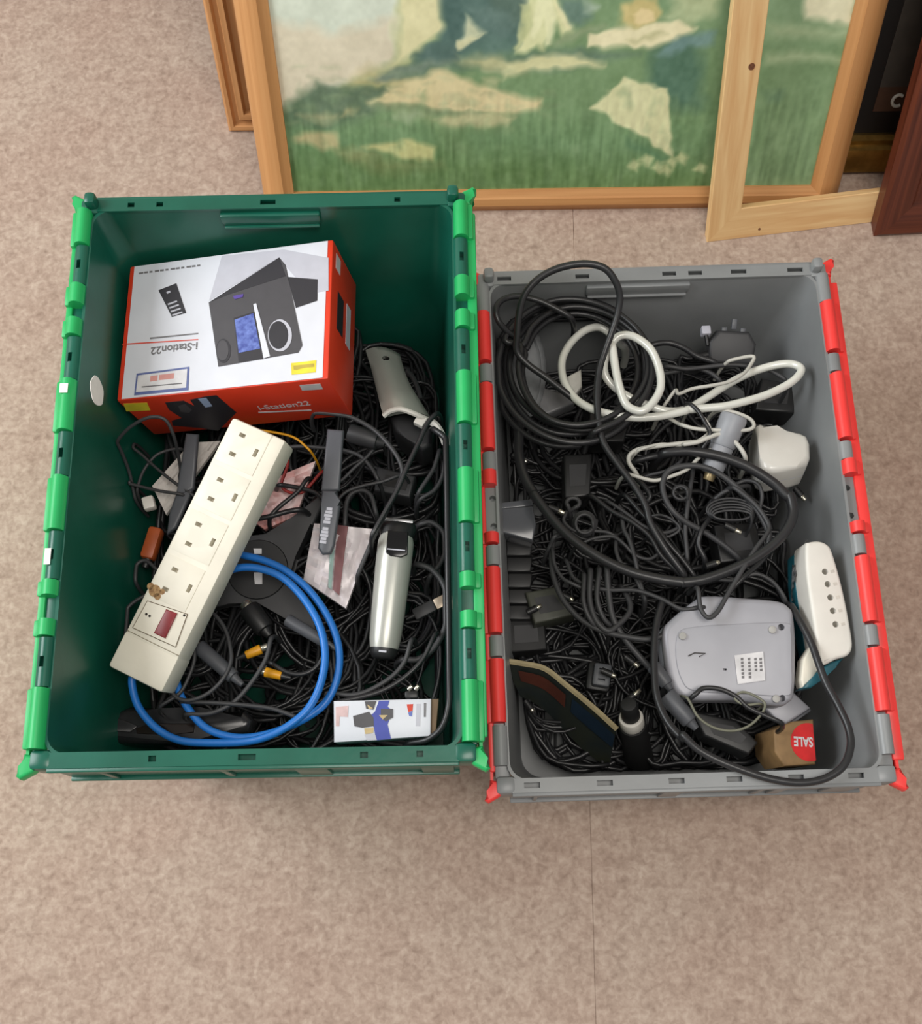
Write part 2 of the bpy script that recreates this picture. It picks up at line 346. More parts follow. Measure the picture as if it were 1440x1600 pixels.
    put(ZA([(1030, 120), (1110, 98), (1180, 104), (1260, 72), (1320, 72), (1360, 100), (1300, 130), (1220, 160), (1170, 165), (1140, 140), (1080, 150), (1020, 160)]), (222, 214, 172), .002, .95)
    put(ZA([(1150, 135), (1200, 130), (1260, 105), (1290, 112), (1220, 140), (1170, 152)]), (180, 178, 130), .003, .7)
    put(ZA([(1260, 60), (1340, 20), (1420, 25), (1400, 60), (1340, 90), (1310, 72)]), (170, 184, 140), .004, .8)
    put(ZA([(850, 0), (900, 0), (915, 60), (905, 150), (890, 155), (880, 70), (850, 130), (835, 125)]), (222, 222, 176), .002, .8)
    put(ZA([(910, 0), (930, 30), (970, 100), (955, 108), (920, 60)]), (222, 218, 168), .002, .9)
    put(ZA([(800, 20), (830, 10), (840, 80), (800, 165), (785, 160), (808, 90)]), (188, 194, 140), .002, .8)
    put(ZA([(640, 40), (700, 20), (770, 40), (790, 90), (760, 125), (700, 100), (660, 70)]), (92, 118, 110), .004, .7)
    put(ZA([(570, 0), (620, 0), (615, 60), (600, 130), (570, 120), (560, 60)]), (68, 96, 90), .003, .8)
    put(ZA([(610, 130), (700, 118), (640, 150), (615, 165)]), (206, 204, 160), .002, .9)
    low = np.clip((fp.loc(900, 120)[1]-gy)/.06, 0, 1)
    img += ((anoise(.0035, .022)*26+anoise(.006, .04)*16)*low)[..., None]*np.array((.9, 1, .8))
    img += (vnoise(.006)*10+vnoise(.02)*12+vnoise(.0028)*4)[..., None]
    gm = img.mean(-1, keepdims=True); img = gm+(img-gm)*.92; img = np.clip(img*1.07+6, 0, 255)/255; l = np.where(img <= .04045, img/12.92, ((img+.055)/1.055)**2.4)
    v = np.stack([gx, gy, np.full(gx.shape, -.008)], -1).reshape(-1, 3)
    idx = np.arange(nx*ny).reshape(ny, nx)
    f = np.stack([idx[:-1, :-1], idx[:-1, 1:], idx[1:, 1:], idx[1:, :-1]], -1).reshape(-1, 4)
    me = bpy.data.meshes.new('print_sheet'); me.from_pydata(v.tolist(), [], f.tolist())
    ca = me.color_attributes.new('paint', 'FLOAT_COLOR', 'POINT'); ca.data.foreach_set('color', np.concatenate([l.reshape(-1, 3), np.ones((nx*ny, 1))], 1).astype(np.float32).ravel())
    m = bpy.data.materials.new('printed_art'); m.use_nodes = True; b = m.node_tree.nodes['Principled BSDF']
    a = m.node_tree.nodes.new('ShaderNodeVertexColor'); a.layer_name = 'paint'; m.node_tree.links.new(a.outputs[0], b.inputs['Base Color'])
    b.inputs['Roughness'].default_value = .38; b.inputs['Specular IOR Level'].default_value = .45
    me.materials.append(m); o = bpy.data.objects.new('print_sheet', me); COL.objects.link(o); o.parent = pic
    tag(o, 'green meadow print with pale rocks, a cream kite and figures')
art()
# --- moulded oak frame behind it
f2 = lean_frame(P(358, 205, 0), P(900, 200, 0), math.radians(19.6))
prof2 = [(0, -.02), (0, 0), (.004, .005), (.009, .005), (.012, -.001), (.017, -.001), (.020, .006), (.027, .006), (.030, -.002), (.038, -.002), (.042, .002), (.07, .001), (.075, -.004), (.075, -.02)]
r2 = frame_thing('moulded_frame', 'oak frame with ridged moulding standing behind the large meadow print', f2, .62, 1.0, prof2, W_OAK2)
part('backing_board', MB().box((.31, .5, -.012), (.5, .88, .004)), mat('card_mount', (190, 180, 160), .8), r2)
# --- bare pine frame
bl = P(1104, 379, 0)
def pine_frame_at(yaw):
    f = lean_frame(bl, bl+Vector((math.cos(yaw), math.sin(yaw), 0)), math.radians(28)); x, y = f.loc(1376, 346)
    g = Fr((0, 0, 0), (1, 0, 0)); g.M = f.M @ Matrix.Rotation(math.atan2(y, x), 4, 'Z'); g.I = g.M.inverted(); return g
f3 = min((pine_frame_at(a) for a in np.linspace(-.15, .25, 161)), key=lambda f: abs(f.loc(1146, 0)[0]))
pw = .5*(f3.loc(1158, 325)[0]+f3.loc(1158, 325)[1])
prof3 = [(0, -.012), (0, -.001), (.001, 0), (pw-.001, 0), (pw, -.001), (pw, -.012)]
r3 = frame_thing('pine_frame', 'bare pale pine frame with a knot leaning in front of the meadow print', f3, .46, .62, prof3, W_PINE)
kx, ky = f3.loc(1174, 104); part('knot', MB().cyl((kx, ky, -.0005), (kx, ky, .0004), .0042, n=14), mat('knot_wood', (134, 82, 52), .6, 0, .3, 300), r3)
kx, ky = f3.loc(1186, 358); part('knot', MB().cyl((kx, ky, -.0005), (kx, ky, .0003), .0018, n=10), MATS['knot_wood'], r3)
# --- dark mahogany frame
f4 = lean_frame(P(1364, 369, 0), P(1500, 362, 0), math.radians(27))
prof4 = [(0, -.02), (0, 0), (.005, .006), (.02, .008), (.034, .004), (.040, .004), (.046, -.003), (.058, -.003), (.06, -.02)]
r4 = frame_thing('mahogany_frame', 'dark red-brown polished frame standing beside the bare pine frame', f4, .42, .5, prof4, W_MAHO)
part('backing_board', MB().box((.21, .25, -.012), (.32, .40, .004)), mat('grey_mount', (150, 146, 142), .8), r4)
# --- gilt framed dark picture behind
f5 = lean_frame(P(1240, 272, 0), P(1420, 268, 0), math.radians(24))
gh = [f5.loc(1360, y)[1] for y in (212, 178, 140)]
prof5 = [(0, -.02), (0, 0), (.006, .010), (gh[0]*.72, .012), (gh[0]*.8, .004), (gh[0]*.92, .006), (gh[0], -.002), (gh[0], -.02)]
r5 = frame_thing('gilt_frame', 'gilt framed dark picture half hidden behind the oak and mahogany frames', f5, .6, .7, prof5, M_GOLD)
g0 = gh[0]-.004
part('dark_mount', MB().box((.3, .35, -.010), (.6-2*g0, .7-2*g0, .004)), mat('dark_mount', (20, 14, 11), .5), r5)
part('mount_band', MB().box((.3, (gh[1]+gh[2])/2, -.0075), (.42, gh[2]-gh[1], .002)), mat('brown_band', (72, 48, 34), .5), r5)
part('picture_panel', MB().box((.3, (gh[2]+.6)/2, -.0075), (.42, .6-gh[2], .002)), mat('dark_panel', (66, 60, 54), .45), r5)
cx, cy = f5.loc(1404, 160); pts = [(cx+.0075*math.cos(a), cy+.0075*math.sin(a), -.005) for a in np.linspace(.9, 5.4, 14)]
part('white_hook', MB().tube(pts, .0022, 8), mat('white_enamel', (205, 200, 190), .4), r5, 'white C-shaped mark')

# ================================================================= CRATES
def rrect(hw, hl, r, z, n=5):
    out = []
    for cx, cy, a0 in ((hw-r, hl-r, 0), (-hw+r, hl-r, 90), (-hw+r, -hl+r, 180), (hw-r, -hl+r, 270)):
        for k in range(n+1):
            a = math.radians(a0+90*k/n); out.append((cx+r*math.cos(a), cy+r*math.sin(a), z))
    return out
HW, HL = .195, .297
def clip_mesh(y0, y1, wdt=.0165, hgt=.011, taper=(0, 0)):
    "half-round hinge knuckle, y0..y1 along the rim"
    prof = [(math.cos(a)*wdt/2, math.sin(a)*hgt) for a in np.linspace(0, math.pi, 9)]+[(-wdt/2, -.008), (wdt/2, -.008)]
    return MB().loft([[(x, y0, z) for x, z in prof], [(x, y1, z) for x, z in prof]])
def crate(label, x, y, yaw, h, mb_, ml, clips, knuckles, slots, gaps, pockets, beam=(.007, .007), kslot=True):
    r = thing('storage_crate', label, 'crate', T(x, y, 0, yaw))
    iw, il, bw, bl_ = .1865, .2835, .163, .258
    b = MB(); t = .003
    b.loft([rrect(bw, bl_, .025, .004), rrect(iw, il, .018, h-.001), rrect(iw+t, il+t, .02, h-.001), rrect(bw+t, bl_+t, .027, 0)], caps=False)
    b.poly(rrect(bw, bl_, .025, .004)); b.poly(rrect(bw+t, bl_+t, .027, 0)[::-1])
    part('body', b, mb_, r, angle=50)
    # end lips with moulded slots, a skirt and ribs
    for sg in (1, -1):
        L = MB(); sl = sorted(slots[0 if sg > 0 else 1]); y0, y1 = il-.001, HL
        ya, yb = y0+.0045, y1-.0045; X = HW-.010; z = h; zb = h-.003
        cuts = [-X]; hol = []
        for cx, wd in sl: cuts += [cx-wd/2, cx+wd/2]; hol.append(len(cuts)-2)
        cuts.append(X)
        for k in range(len(cuts)-1):
            a, c = cuts[k], cuts[k+1]; rows = [(y0, y1)] if k not in hol else [(y0, ya), (yb, y1)]
            for q0, q1 in rows: L.box(((a+c)/2, sg*(q0+q1)/2, (z+zb)/2), (c-a, q1-q0, z-zb))
        L.box((0, sg*(HL-.0015), h-.033), (2*X, .003, .062))
        for cx, wd, dz in gaps: L.box((cx, sg*(HL+.001), h-.035), (wd, .004, .050), .001)
        L.box((0, sg*(HL+.0012), h-.063), (2*X, .006, .004), .001)
        L.box((0, sg*(HL+.0012), h-.004), (2*X, .005, .006), .001)
        L.box((0, sg*(y0+y1)/2, h-.011), (2*X, y1-y0-.001, .002))
        part('end_lip', L, mb_, r)
    for px_, wd, sg in pockets:
        part('handle_pocket', MB().box((px_, sg*(il-.003), h-.014), (wd, .006, .016), .002).box((px_, sg*(il-.0055), h-.0225), (wd*.96, .006, .003), .001), mb_, r)
    for sx in (-1, 1):
        for sy in (-1, 1):   # corner posts
            cpm = MB().box((sx*(HW-.004), sy*(HL-.008), h-.014), (.020, .018, .030), .004)
            if sy > 0: cpm.box((sx*(HW-.007), sy*(HL-.006), h+.004), (.012, .014, .018), .004)
            part('corner_post', cpm, mb_, r)
        rl = MB().box((sx*(HW-.001), 0, h-.012), (.015, 2*HL-.03, .010), .001)
        if not kslot: rl = cut(rl, MB().cyl((sx*(HW-.002), .022, h-.016), (sx*(HW-.002), .022, h), .0035, n=14).cyl((sx*(HW-.002), -.010, h-.016), (sx*(HW-.002), -.010, h), .0035, n=14), mb_)
        part('hinge_rail', rl, mb_, r)
        for y0, y1 in knuckles:
            k = clip_mesh(y0+.0008, y1-.0008, .0155, .008)
            bmesh.ops.translate(k.bm, vec=(sx*HW, 0, h-.004), verts=k.bm.verts)
            if kslot: k = cut(k, MB().box((sx*(HW+.001), (y0+y1)/2, h+.002), (.0040, .010, .016)), mb_)
            part('hinge_knuckle', k, mb_, r)
        lid = MB(); zt = h-.006
        # panel hanging outside the wall, slightly tucked in
        p0 = (sx*(HW+.0115), zt); p1 = (sx*(HW+.0105), zt-.03); p2 = (sx*(HW-.006), zt-min(.19, h*.55)); th = .003
        pr = [p0, p1, p2, (p2[0]-sx*th, p2[1]), (p1[0]-sx*th, p1[1]), (p0[0]-sx*th, p0[1])]
        yy = [HL-.008, HL-.02, HL-.05, HL-.05, HL-.02, HL-.008]
        lid.loft([[(a, -y_, c) for (a, c), y_ in zip(pr, yy)], [(a, y_, c) for (a, c), y_ in zip(pr, yy)]])
        bw_ = beam[0 if sx < 0 else 1]; lid.box((sx*(HW+.006+bw_/2), 0, zt-.001), (bw_, 2*HL-.044, .006), .002)
        lo_ = part('lid', lid, ml, r, 'open lid half hanging outside the crate')
        for y0, y1 in clips:
            k = clip_mesh(y0+.0006, y1-.0006); bmesh.ops.translate(k.bm, vec=(sx*(HW+.001), 0, h-.003), verts=k.bm.verts)
            k.box((sx*(HW+.009), (y0+y1)/2, h-.005), (.009, y1-y0-.001, .010), .002)
            part('hinge_clip', k, ml, lo_)
        for sy in (-1, 1):   # flared lid corner tabs
            a = HW+.004; q = [(sx*(a-.006), sy*(HL-.012)), (sx*(a+.008), sy*(HL-.014)), (sx*(a+.009), sy*(HL-.002)), (sx*(a+.014), sy*(HL+.006)), (sx*(a+.010), sy*(HL+.009)), (sx*(a-.001), sy*(HL+.003)), (sx*(a-.006), sy*(HL-.002))]
            part('corner_tab', MB().slab(q, h-.016, h-.002, .003), ml, lo_)
    return r
M_GB = mat('dark_green_plastic', (24, 98, 80), .30, 0, .10, 12, .05, 120, rgb2=(17, 84, 67))
M_GL = mat('bright_green_plastic', (34, 178, 98), .42, 0, .05, 20)
M_RB = mat('grey_plastic', (140, 142, 143), .38, 0, .08, 9, .05, 90, rgb2=(124, 126, 127))
M_RL = mat('red_plastic', (244, 62, 58), .42, 0, .05, 15)
GC = [(.241, .283), (.172, .195), (.136, .156), (.032, .088), (-.071, -.015), (-.136, -.120), (-.175, -.158), (-.280, -.223)]
GK = [(.195, .241), (.088, .136), (-.015, .032), (-.120, -.071), (-.223, -.175)]
green = crate('dark green plastic crate with bright green hinged lid halves', -.186, .420, -.017, .340, M_GB, M_GL, GC, GK,
    [[(-.148, .007), (-.118, .007), (-.005, .016), (.13, .006)], [(-.005, .016), (-.09, .007), (.10, .007), (.15, .006)]],
    [(-.14, .006, 0), (-.03, .006, 0), (.05, .030, 0), (.165, .030, 0)], [(-.004, .105, 1)], beam=(.007, .010))
RC = [(.183, .246), (.076, .156), (.034, .052), (-.033, -.020), (-.132, -.059), (-.226, -.159)]
RK = [(.246, .284), (.158, .181), (.052, .074), (-.057, -.034), (-.157, -.134), (-.270, -.228)]
grey = crate('mid grey plastic crate with red hinged lid halves', .232, .398, -.005, .220, M_RB, M_RL, RC, RK,
    [[(-.17, .016), (-.08, .016), (.02, .016), (.05, .016), (.10, .018), (.165, .018)], [(-.165, .016), (-.092, .016), (-.02, .016), (.038, .016), (.10, .016), (.160, .016)]],
    [(-.02, .02, 0), (.07, .006, 0), (-.16, .004, 0), (.155, .03, 0), (.09, .012, 0)], [(-.015, .12, 1)], beam=(.006, .012), kslot=False)
# sticker remains on the green crate
def inwall(px, py, x):   # point where a pixel ray meets the leaning left inner wall of the green crate
    for z in np.linspace(.34, .05, 200):
        p = P(px, py, z); q = green.matrix_world.inverted() @ p
        if q.x > -.163-.0235*(z-.004)/.336: return q
    return q
bpy.context.view_layer.update()
q = inwall(151, 611, 0); wall_n = Vector((1, 0, .07)).normalized()
ov = MB().slab([(.0145*math.cos(a)*(1+.03*math.sin(3*a)), .0150*math.sin(a)*(1+.05*math.sin(5*a))) for a in np.linspace(0, 2*math.pi, 24, endpoint=False)], 0, .0006)
mt = Matrix((Vector((0, 1, 0)), wall_n.cross(Vector((0, 1, 0))), wall_n)).transposed().to_4x4(); mt.translation = q
# long side of the blob runs along the wall
bmesh.ops.transform(ov.bm, matrix=mt, verts=ov.bm.verts)
M_STK = mat('sticker_paper', (246, 242, 236), .7, 0, .06)
part('sticker_remnant', ov, M_STK, green, 'white oval sticker remnant on the inner wall')
part('sticker_remnant', MB().box((-HW-.002, .075, .3485), (.008, .010, .0006)), M_STK, green)
part('sticker_remnant', MB().box((-HW-.004, -.098, .3450), (.006, .016, .0006)), M_STK, green)

# ================================================================= GENERAL CABLES
def zlist(pts, z):
    n = len(pts)
    if isinstance(z, (int, float)): z = [z, z]
    xs = np.linspace(0, 1, len(z)); return [P(p[0], p[1], p[2] if len(p) > 2 else float(np.interp(i/max(1, n-1), xs, z))) for i, p in enumerate(pts)]
def keep_in(p, r):
    "keep a lead inside the crate walls while it is below the rim"
    root, h = (green, .340) if p.x < .015 else (grey, .220)
    q = root.matrix_world.inverted() @ p
    if q.z > h-.004: return p
    f = max(0, (q.z-.004)/(h-.005)); hx = .163+.0235*f-r-.001; hy = .258+.0255*f-r-.001
    q.x = max(-hx, min(hx, q.x)); q.y = max(-hy, min(hy, q.y))
    return root.matrix_world @ q
def cable(pts, z, r, m, label, name='cable', group=None, per=6, cat='cable', n=8, dip=True):
    q = zlist(pts, z)
    if dip:   # both ends dive into the heap
        for first in (True, False):
            e, f = (q[0], q[1]) if first else (q[-1], q[-2]); t = (e-f); t.z = 0; t.normalize(); ex = []
            for d, dz in ((.006, .006), (.010, .022), (.011, .045)):
                p = e+t*d; p.z = max(.02, e.z-dz); ex.append(p)
            q = ex[::-1]+q if first else q+ex
    o = part(name, MB().tube([keep_in(p, r) for p in spline(q, per)], r, n), m, None, angle=80)
    return tag(o, label, cat, group)
C_BLK = mat('cable_black', (40, 40, 42), .36, 0, .1, 30)
C_GRY = mat('cable_charcoal', (60, 60, 62), .5, 0, .1, 30)
C_SIL = mat('cable_silver', (226, 226, 218), .25, .1, .06, 25)
C_WHT = mat('cable_white', (196, 194, 186), .45, 0, .06, 25)
C_BLU = mat('cable_blue', (36, 118, 205), .38, 0, .05, 25)
M_SILV = mat('silver_plastic', (186, 186, 178), .3, .3, .06, 20)
M_WHITE = mat('white_plastic', (226, 222, 214), .4, 0, .04, 30)
M_CREAM = mat('cream_plastic', (236, 230, 214), .45, 0, .05, 22, .05, 150)
M_GREYP = mat('grey_case', (160, 160, 167), .4, .1, .04, 25)
M_GREY2 = mat('dark_grey_case', (84, 86, 91), .45, 0, .06, 30)
M_CHAR = mat('charcoal_case', (54, 54, 56), .5, 0, .08, 30)
M_METAL = mat('plug_metal', (200, 195, 180), .25, .9, .1)
M_YEL = mat('yellow_plastic', (235, 165, 30), .4)
M_INK = mat('black_ink', (50, 48, 50), .6)
M_GINK = mat('grey_ink', (120, 118, 120), .6)
M_REDINK = mat('red_ink', (225, 70, 45), .55)
M_HOLE = mat('socket_hole', (40, 32, 26), .8)
def tangle(name, label, root, h0, h1, n, seed, cols, rr=(.0018, .0036), grow=0):
    rnd = random.Random(seed); M = root.matrix_world; mb = MB()
    for k in range(n):
        cx, cy, cz = rnd.uniform(-.15, .15), rnd.uniform(-.235, .235), rnd.uniform(h0, h1)
        a, b, ph = rnd.uniform(.03, .09), rnd.uniform(.03, .10), rnd.uniform(0, 6.28); pts = []
        turns = rnd.uniform(1.2, 3.2); N = int(turns*9); tz = rnd.uniform(-.02, .02)
        for i in range(N):
            t = ph+i*2*math.pi/9; s = 1+.18*math.sin(i*.7+k)
            x = cx+a*s*math.cos(t)+rnd.uniform(-.006, .006); y = cy+b*s*math.sin(t)+rnd.uniform(-.006, .006); z = max(.012, cz+tz*math.sin(t)+i*.0006)
            hx, hy = .155+.055*z, .250+.055*z; e = (abs(x/hx)**8+abs(y/hy)**8)**.125
            if e > 1: x /= e; y /= e
            pts.append(M @ Vector((x, y, z)))
        mb.tube(spline(pts, 3), rnd.uniform(*rr), 6)
    return tag(part(name, mb, cols, None, angle=80), label, 'cables', kind='stuff')
tangle('cable_tangle', 'deep tangle of black leads filling the green crate', green, .012, .135, 150, 3, C_BLK)
tangle('cable_tangle', 'deep tangle of black leads filling the grey crate', grey, .012, .078, 150, 5, C_BLK)
def FrM(M):
    f = Fr((0, 0, 0), (1, 0, 0)); f.M = M.copy(); f.I = M.inverted(); return f
def rotM(c, rv, yaw=0):
    v = Vector(rv); return Matrix.Translation(c) @ Matrix.Rotation(v.length, 4, v.normalized()) @ Matrix.Rotation(yaw, 4, 'Z')
def pxframe(a, b, za, zb, up=(0, 0, 1)): return Fr(P(a[0], a[1], za), P(b[0], b[1], zb), up)
def dropM(M, d): return M @ Matrix.Translation((0, 0, -d))

# ================================================================= GREEN CRATE CONTENTS
# --- speaker dock carton
BM = rotM((-.2404, .6058, .2869), (-.0135, -.1922, -.0308)); bw, bd, bh = .2365, .1656, .0834
ft = FrM(BM)
M_ORG = mat('orange_red_card', (226, 62, 34), .42, 0, .05, 25)
M_CARD = mat('white_card', (216, 218, 226), .4, 0, .03, 25)
bx = thing('speaker_carton', 'white and orange-red speaker dock carton in the green crate', 'box', BM)
part('carton_body', MB().box((0, 0, -bh/2), (bw, bd, bh), .0022), M_ORG, bx)
part('top_panel', MB().box((.000, .000, .0002), (bw-.012, bd-.003, .0006)), M_CARD, bx, 'white printed top panel')
TZ = .0008
def bp(name, pts, m, z=TZ, label=None): return printed(name, ft, ZB(pts), m, bx, z, .0002, label)
M_PGREY = mat('print_dark_grey', (72, 70, 74), .45, 0, .05); M_PBLK = mat('print_black', (44, 42, 48), .45, 0, .05)
M_PLT = mat('print_pale_grey', (190, 190, 200), .45, 0, .04); M_PBLU = mat('print_blue', (110, 130, 200), .45, 0, .3, 200, rgb2=(60, 74, 150))
bp('printed_backdrop', [(620, 140), (960, 105), (1205, 150), (1205, 330), (1100, 345), (930, 150), (550, 385)], M_PLT)
bp('printed_speaker', [(548, 395), (935, 148), (970, 190), (1062, 630), (1040, 670), (600, 748)], M_PGREY, TZ+.0002)
bp('printed_speaker_top', [(548, 395), (935, 148), (970, 250), (660, 350)], M_PBLK, TZ+.0004)
bp('printed_wing', [(980, 255), (1145, 268), (1143, 385), (1025, 425)], M_PBLK, TZ+.0002)
def pell(name, cx, cy, rx, ry, m, z, n=28): return bp(name, [(cx+rx*math.cos(a), cy+ry*math.sin(a)) for a in np.linspace(0, 2*math.pi, n, endpoint=False)], m, z)
pell('printed_cone_ring', 938, 576, 66, 88, M_PLT, TZ+.0006); pell('printed_cone', 930, 574, 54, 76, M_PBLK, TZ+.0008)
pell('printed_cone_ring', 628, 660, 40, 66, M_PBLK, TZ+.0006); pell('printed_cone', 624, 658, 32, 56, M_PGREY, TZ+.0008)
bp('printed_phone', [(685, 480), (800, 445), (845, 705), (712, 722)], M_PBLK, TZ+.0006)
bp('printed_phone_screen', [(690, 490), (792, 455), (830, 648), (712, 672)], M_PBLU, TZ+.0008)
bp('printed_phone_edge', [(792, 405), (808, 400), (884, 690), (848, 702)], M_CARD, TZ+.0008)
bp('printed_display', [(680, 360), (738, 348), (735, 365), (690, 378)], mat('print_violet', (92, 70, 160), .5), TZ+.0008)
bp('printed_remote', [(272, 328), (370, 290), (424, 452), (345, 474)], M_PBLK, TZ+.0002)
for k in range(4):
    a, c = 330+k*0, 395+k*20
    bp('printed_button_row', [(322+k*8, 402+k*20), (372+k*10, 384+k*20), (375+k*10, 391+k*20), (325+k*8, 410+k*20)], M_PLT, TZ+.0004)
bp('printed_button', [(315, 338), (335, 330), (338, 340), (320, 348)], M_PLT, TZ+.0004)
bp('printed_line', [(75, 622), (490, 596), (490, 601), (75, 628)], M_REDINK, TZ+.0002)
def bt(s, cx, cy, size, m, z=TZ+.0002, rz=math.pi, sx=1, bold=0, fr=ft, conv=ZB, par=None):
    q = conv([(cx, cy)])[0]; x, y = fr.loc(q[0], q[1], z); return text('printed_text', s, size, m, par or bx, T(x, y, z, rz), sx=sx, bold=bold)
bt('i-Station22', 358, 645, .0125, M_GINK, bold=.0002)
for k in range(2): bp('printed_small_line', [(225+k*6, 588-k*18), (490, 562-k*8), (490, 568-k*8), (225+k*6, 596-k*18)], M_GINK, TZ+.0002) if k == 0 else None
for k in range(12):
    x0_, x1_ = 165+k*29, 165+k*29+24-(k % 3)*4; y0_ = lambda x: 236-(x-165)*.133
    bp('printed_caption', [(x0_, y0_(x0_)-5), (x1_, y0_(x1_)-5), (x1_, y0_(x1_)+4), (x0_, y0_(x0_)+4)], M_GINK, TZ+.0002)
M_STB = mat('sticker_blue_border', (96, 108, 160), .5); M_STW = mat('price_sticker', (222, 220, 222), .5); M_STY = mat('yellow_sticker', (240, 220, 60), .5)
bp('price_sticker_border', [(152, 786), (442, 748), (436, 876), (138, 905)], M_STB, TZ+.0002)
bp('price_sticker', [(160, 796), (430, 760), (424, 862), (148, 888)], M_STW, TZ+.0004, 'white price sticker with blue border')
M_PKM = mat('print_faded_red', (214, 150, 142), .5)
bp('printed_marks', [(228, 800), (268, 794), (266, 824), (226, 830)], M_PKM, TZ+.0006); bp('printed_marks', [(276, 793), (358, 783), (356, 812), (274, 822)], M_PKM, TZ+.0006); bp('printed_small_line', [(180, 856), (400, 836), (400, 842), (180, 862)], M_GINK, TZ+.0006)
bp('yellow_sticker', [(1000, 728), (1138, 712), (1134, 778), (1002, 792)], M_STY, TZ+.0002, 'yellow price label')
bp('printed_marks', [(1012, 742), (1125, 730), (1128, 748), (1060, 756), (1030, 766), (1014, 764)], mat('print_olive', (190, 168, 70), .5), TZ+.0004)
# front face of the carton
ff = FrM(BM @ Matrix.Translation((0, -bd/2, 0)) @ Matrix.Rotation(math.pi/2, 4, 'X'))
def fpz(name, pts, m, z=.0003): return printed_on(name, ff, ZB(pts), m, z)
def printed_on(name, fr, pts, m, z, label=None):
    q = [(ff.M @ Vector((x, y, z))) for x, y in fr.out(pts, z)]; L = [BM.inverted() @ p for p in q]; n_ = (BM.inverted() @ fr.M).to_3x3() @ Vector((0, 0, .0002))
    mb = MB(); mb.loft([[tuple(p-n_) for p in L], [tuple(p) for p in L]]); return part(name, mb, m, bx, label)
fpz('yellow_sticker', [(80, 952), (210, 946), (228, 988), (96, 994)], M_STY)
fpz('printed_dock', [(308, 945), (410, 935), (470, 965), (445, 930), (530, 912), (590, 905), (700, 1000), (640, 1060), (600, 1100), (500, 1085), (350, 1072), (345, 1045), (400, 1030), (330, 985)], M_PBLK)
fpz('printed_dock_cone', [(380, 965), (420, 955), (455, 985), (440, 1002), (395, 995)], M_PGREY, .0005)
fpz('printed_dock_screen', [(490, 925), (535, 920), (568, 965), (530, 972)], mat('print_pale_blue', (170, 190, 225), .5), .0005)
fpz('white_label', [(1045, 850), (1160, 842), (1175, 872), (1060, 880)], M_STW)
ffi = BM.inverted() @ ff.M
q = ff.loc(*ZB([(960, 962)])[0]); text('printed_text', 'i-Station22', .0135, M_STW, bx, ffi @ T(q[0], q[1], .0003), bold=.0001)
fpz('printed_small_line', [(820, 998), (1110, 985), (1112, 990), (822, 1003)], M_STW)
# right end prints
fe = FrM(BM @ Matrix.Translation((bw/2, 0, 0)) @ Matrix.Rotation(math.pi/2, 4, 'Z') @ Matrix.Rotation(math.pi/2, 4, 'X'))
part('printed_remote', MB().box((bw/2+.0002, .010, -.030), (.0004, .045, .020)), M_PBLK, bx)
part('white_label', MB().box((bw/2+.0002, .064, -.018), (.0004, .018, .014)), M_STW, bx)
part('white_label', MB().box((bw/2+.0002, .012, -.058), (.0004, .05, .014)), M_PLT, bx)

# --- extension lead (power strip)
SM = rotM((-.265, .3493, .2732), (.1364, -.1117, .011), -.5); sw, sl, sh = .0642, .2843, .034
fs = FrM(SM); st = thing('extension_strip', 'grubby cream four-socket extension strip lying across the green crate', 'power strip', SM)
M_SLOT0 = mat('cap_seam_shadow', (150, 138, 116), .8, 0, .2, 300)  # darker tan paints in the shadow line of the end-cap seam
spl = fs.loc(*ZS([(265, 1265)])[0])[1]

part('end_cap', MB().box((0, (-sl/2+spl)/2, -sh/2), (sw, spl+sl/2, sh), .0035), M_CREAM, st)
part('cap_seam', MB().box((0, spl+.0002, -sh/2), (sw-.003, .0010, sh-.0004), .0003), M_SLOT0, st)
M_SLOT = mat('seam_brown', (126, 112, 92), .8, 0, .2, 300)  # mottled brown for the thin lines around the switch panel
socks = [((760, 140), (706, 242), (832, 236)), ((640, 382), (590, 486), (718, 478)), ((522, 624), (468, 730), (598, 722)), ((394, 870), (342, 976), (472, 972))]
allh = MB()
for i, (e, l_, n_) in enumerate(socks):
    hc = MB(); pos = []
    for (p, d) in ((e, (.0070, .0042)), (l_, (.0070, .0042)), (n_, (.0042, .0085))):
        x, y = fs.loc(*ZS([p])[0]); pos.append((x, y, d)); hc.box((x, y, 0), (d[0], d[1], .030)); allh.box((x, y, 0), (d[0], d[1], .030))
    plate = MB().box((*fs.loc(*ZS([((l_[0]+n_[0]+e[0])/3, (l_[1]+n_[1]+e[1])/3)])[0]), 0), (.044, .046, .0006), .0001)
    so = part('socket', cut(plate, hc, M_CREAM), M_CREAM, st)
    for x, y, d in pos: part('pin_shutter', MB().box((x, y, -.0125), (d[0]*.98, d[1]*.98, .002)), M_CREAM, so)
part('strip_body', cut(MB().box((0, .001, -sh/2), (sw-.0006, sl-.002, sh-.0006), .004), allh, M_CREAM), M_CREAM, st)
pn = [(245, 1040), (462, 1112), (398, 1290), (165, 1185)]
part('switch_panel', MB().slab(fs.out(ZS(pn)), -.001, .0006, .0003), M_CREAM, st)
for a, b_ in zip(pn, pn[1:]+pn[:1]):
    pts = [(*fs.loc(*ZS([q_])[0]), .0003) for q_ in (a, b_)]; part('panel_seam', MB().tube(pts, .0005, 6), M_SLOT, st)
part('rocker_switch', MB().slab(fs.out(ZS([(350, 1085), (410, 1108), (345, 1245), (283, 1215)])), 0, .0028, .0012), mat('rocker_red', (140, 44, 48), .3), st, 'dark red rocker switch')
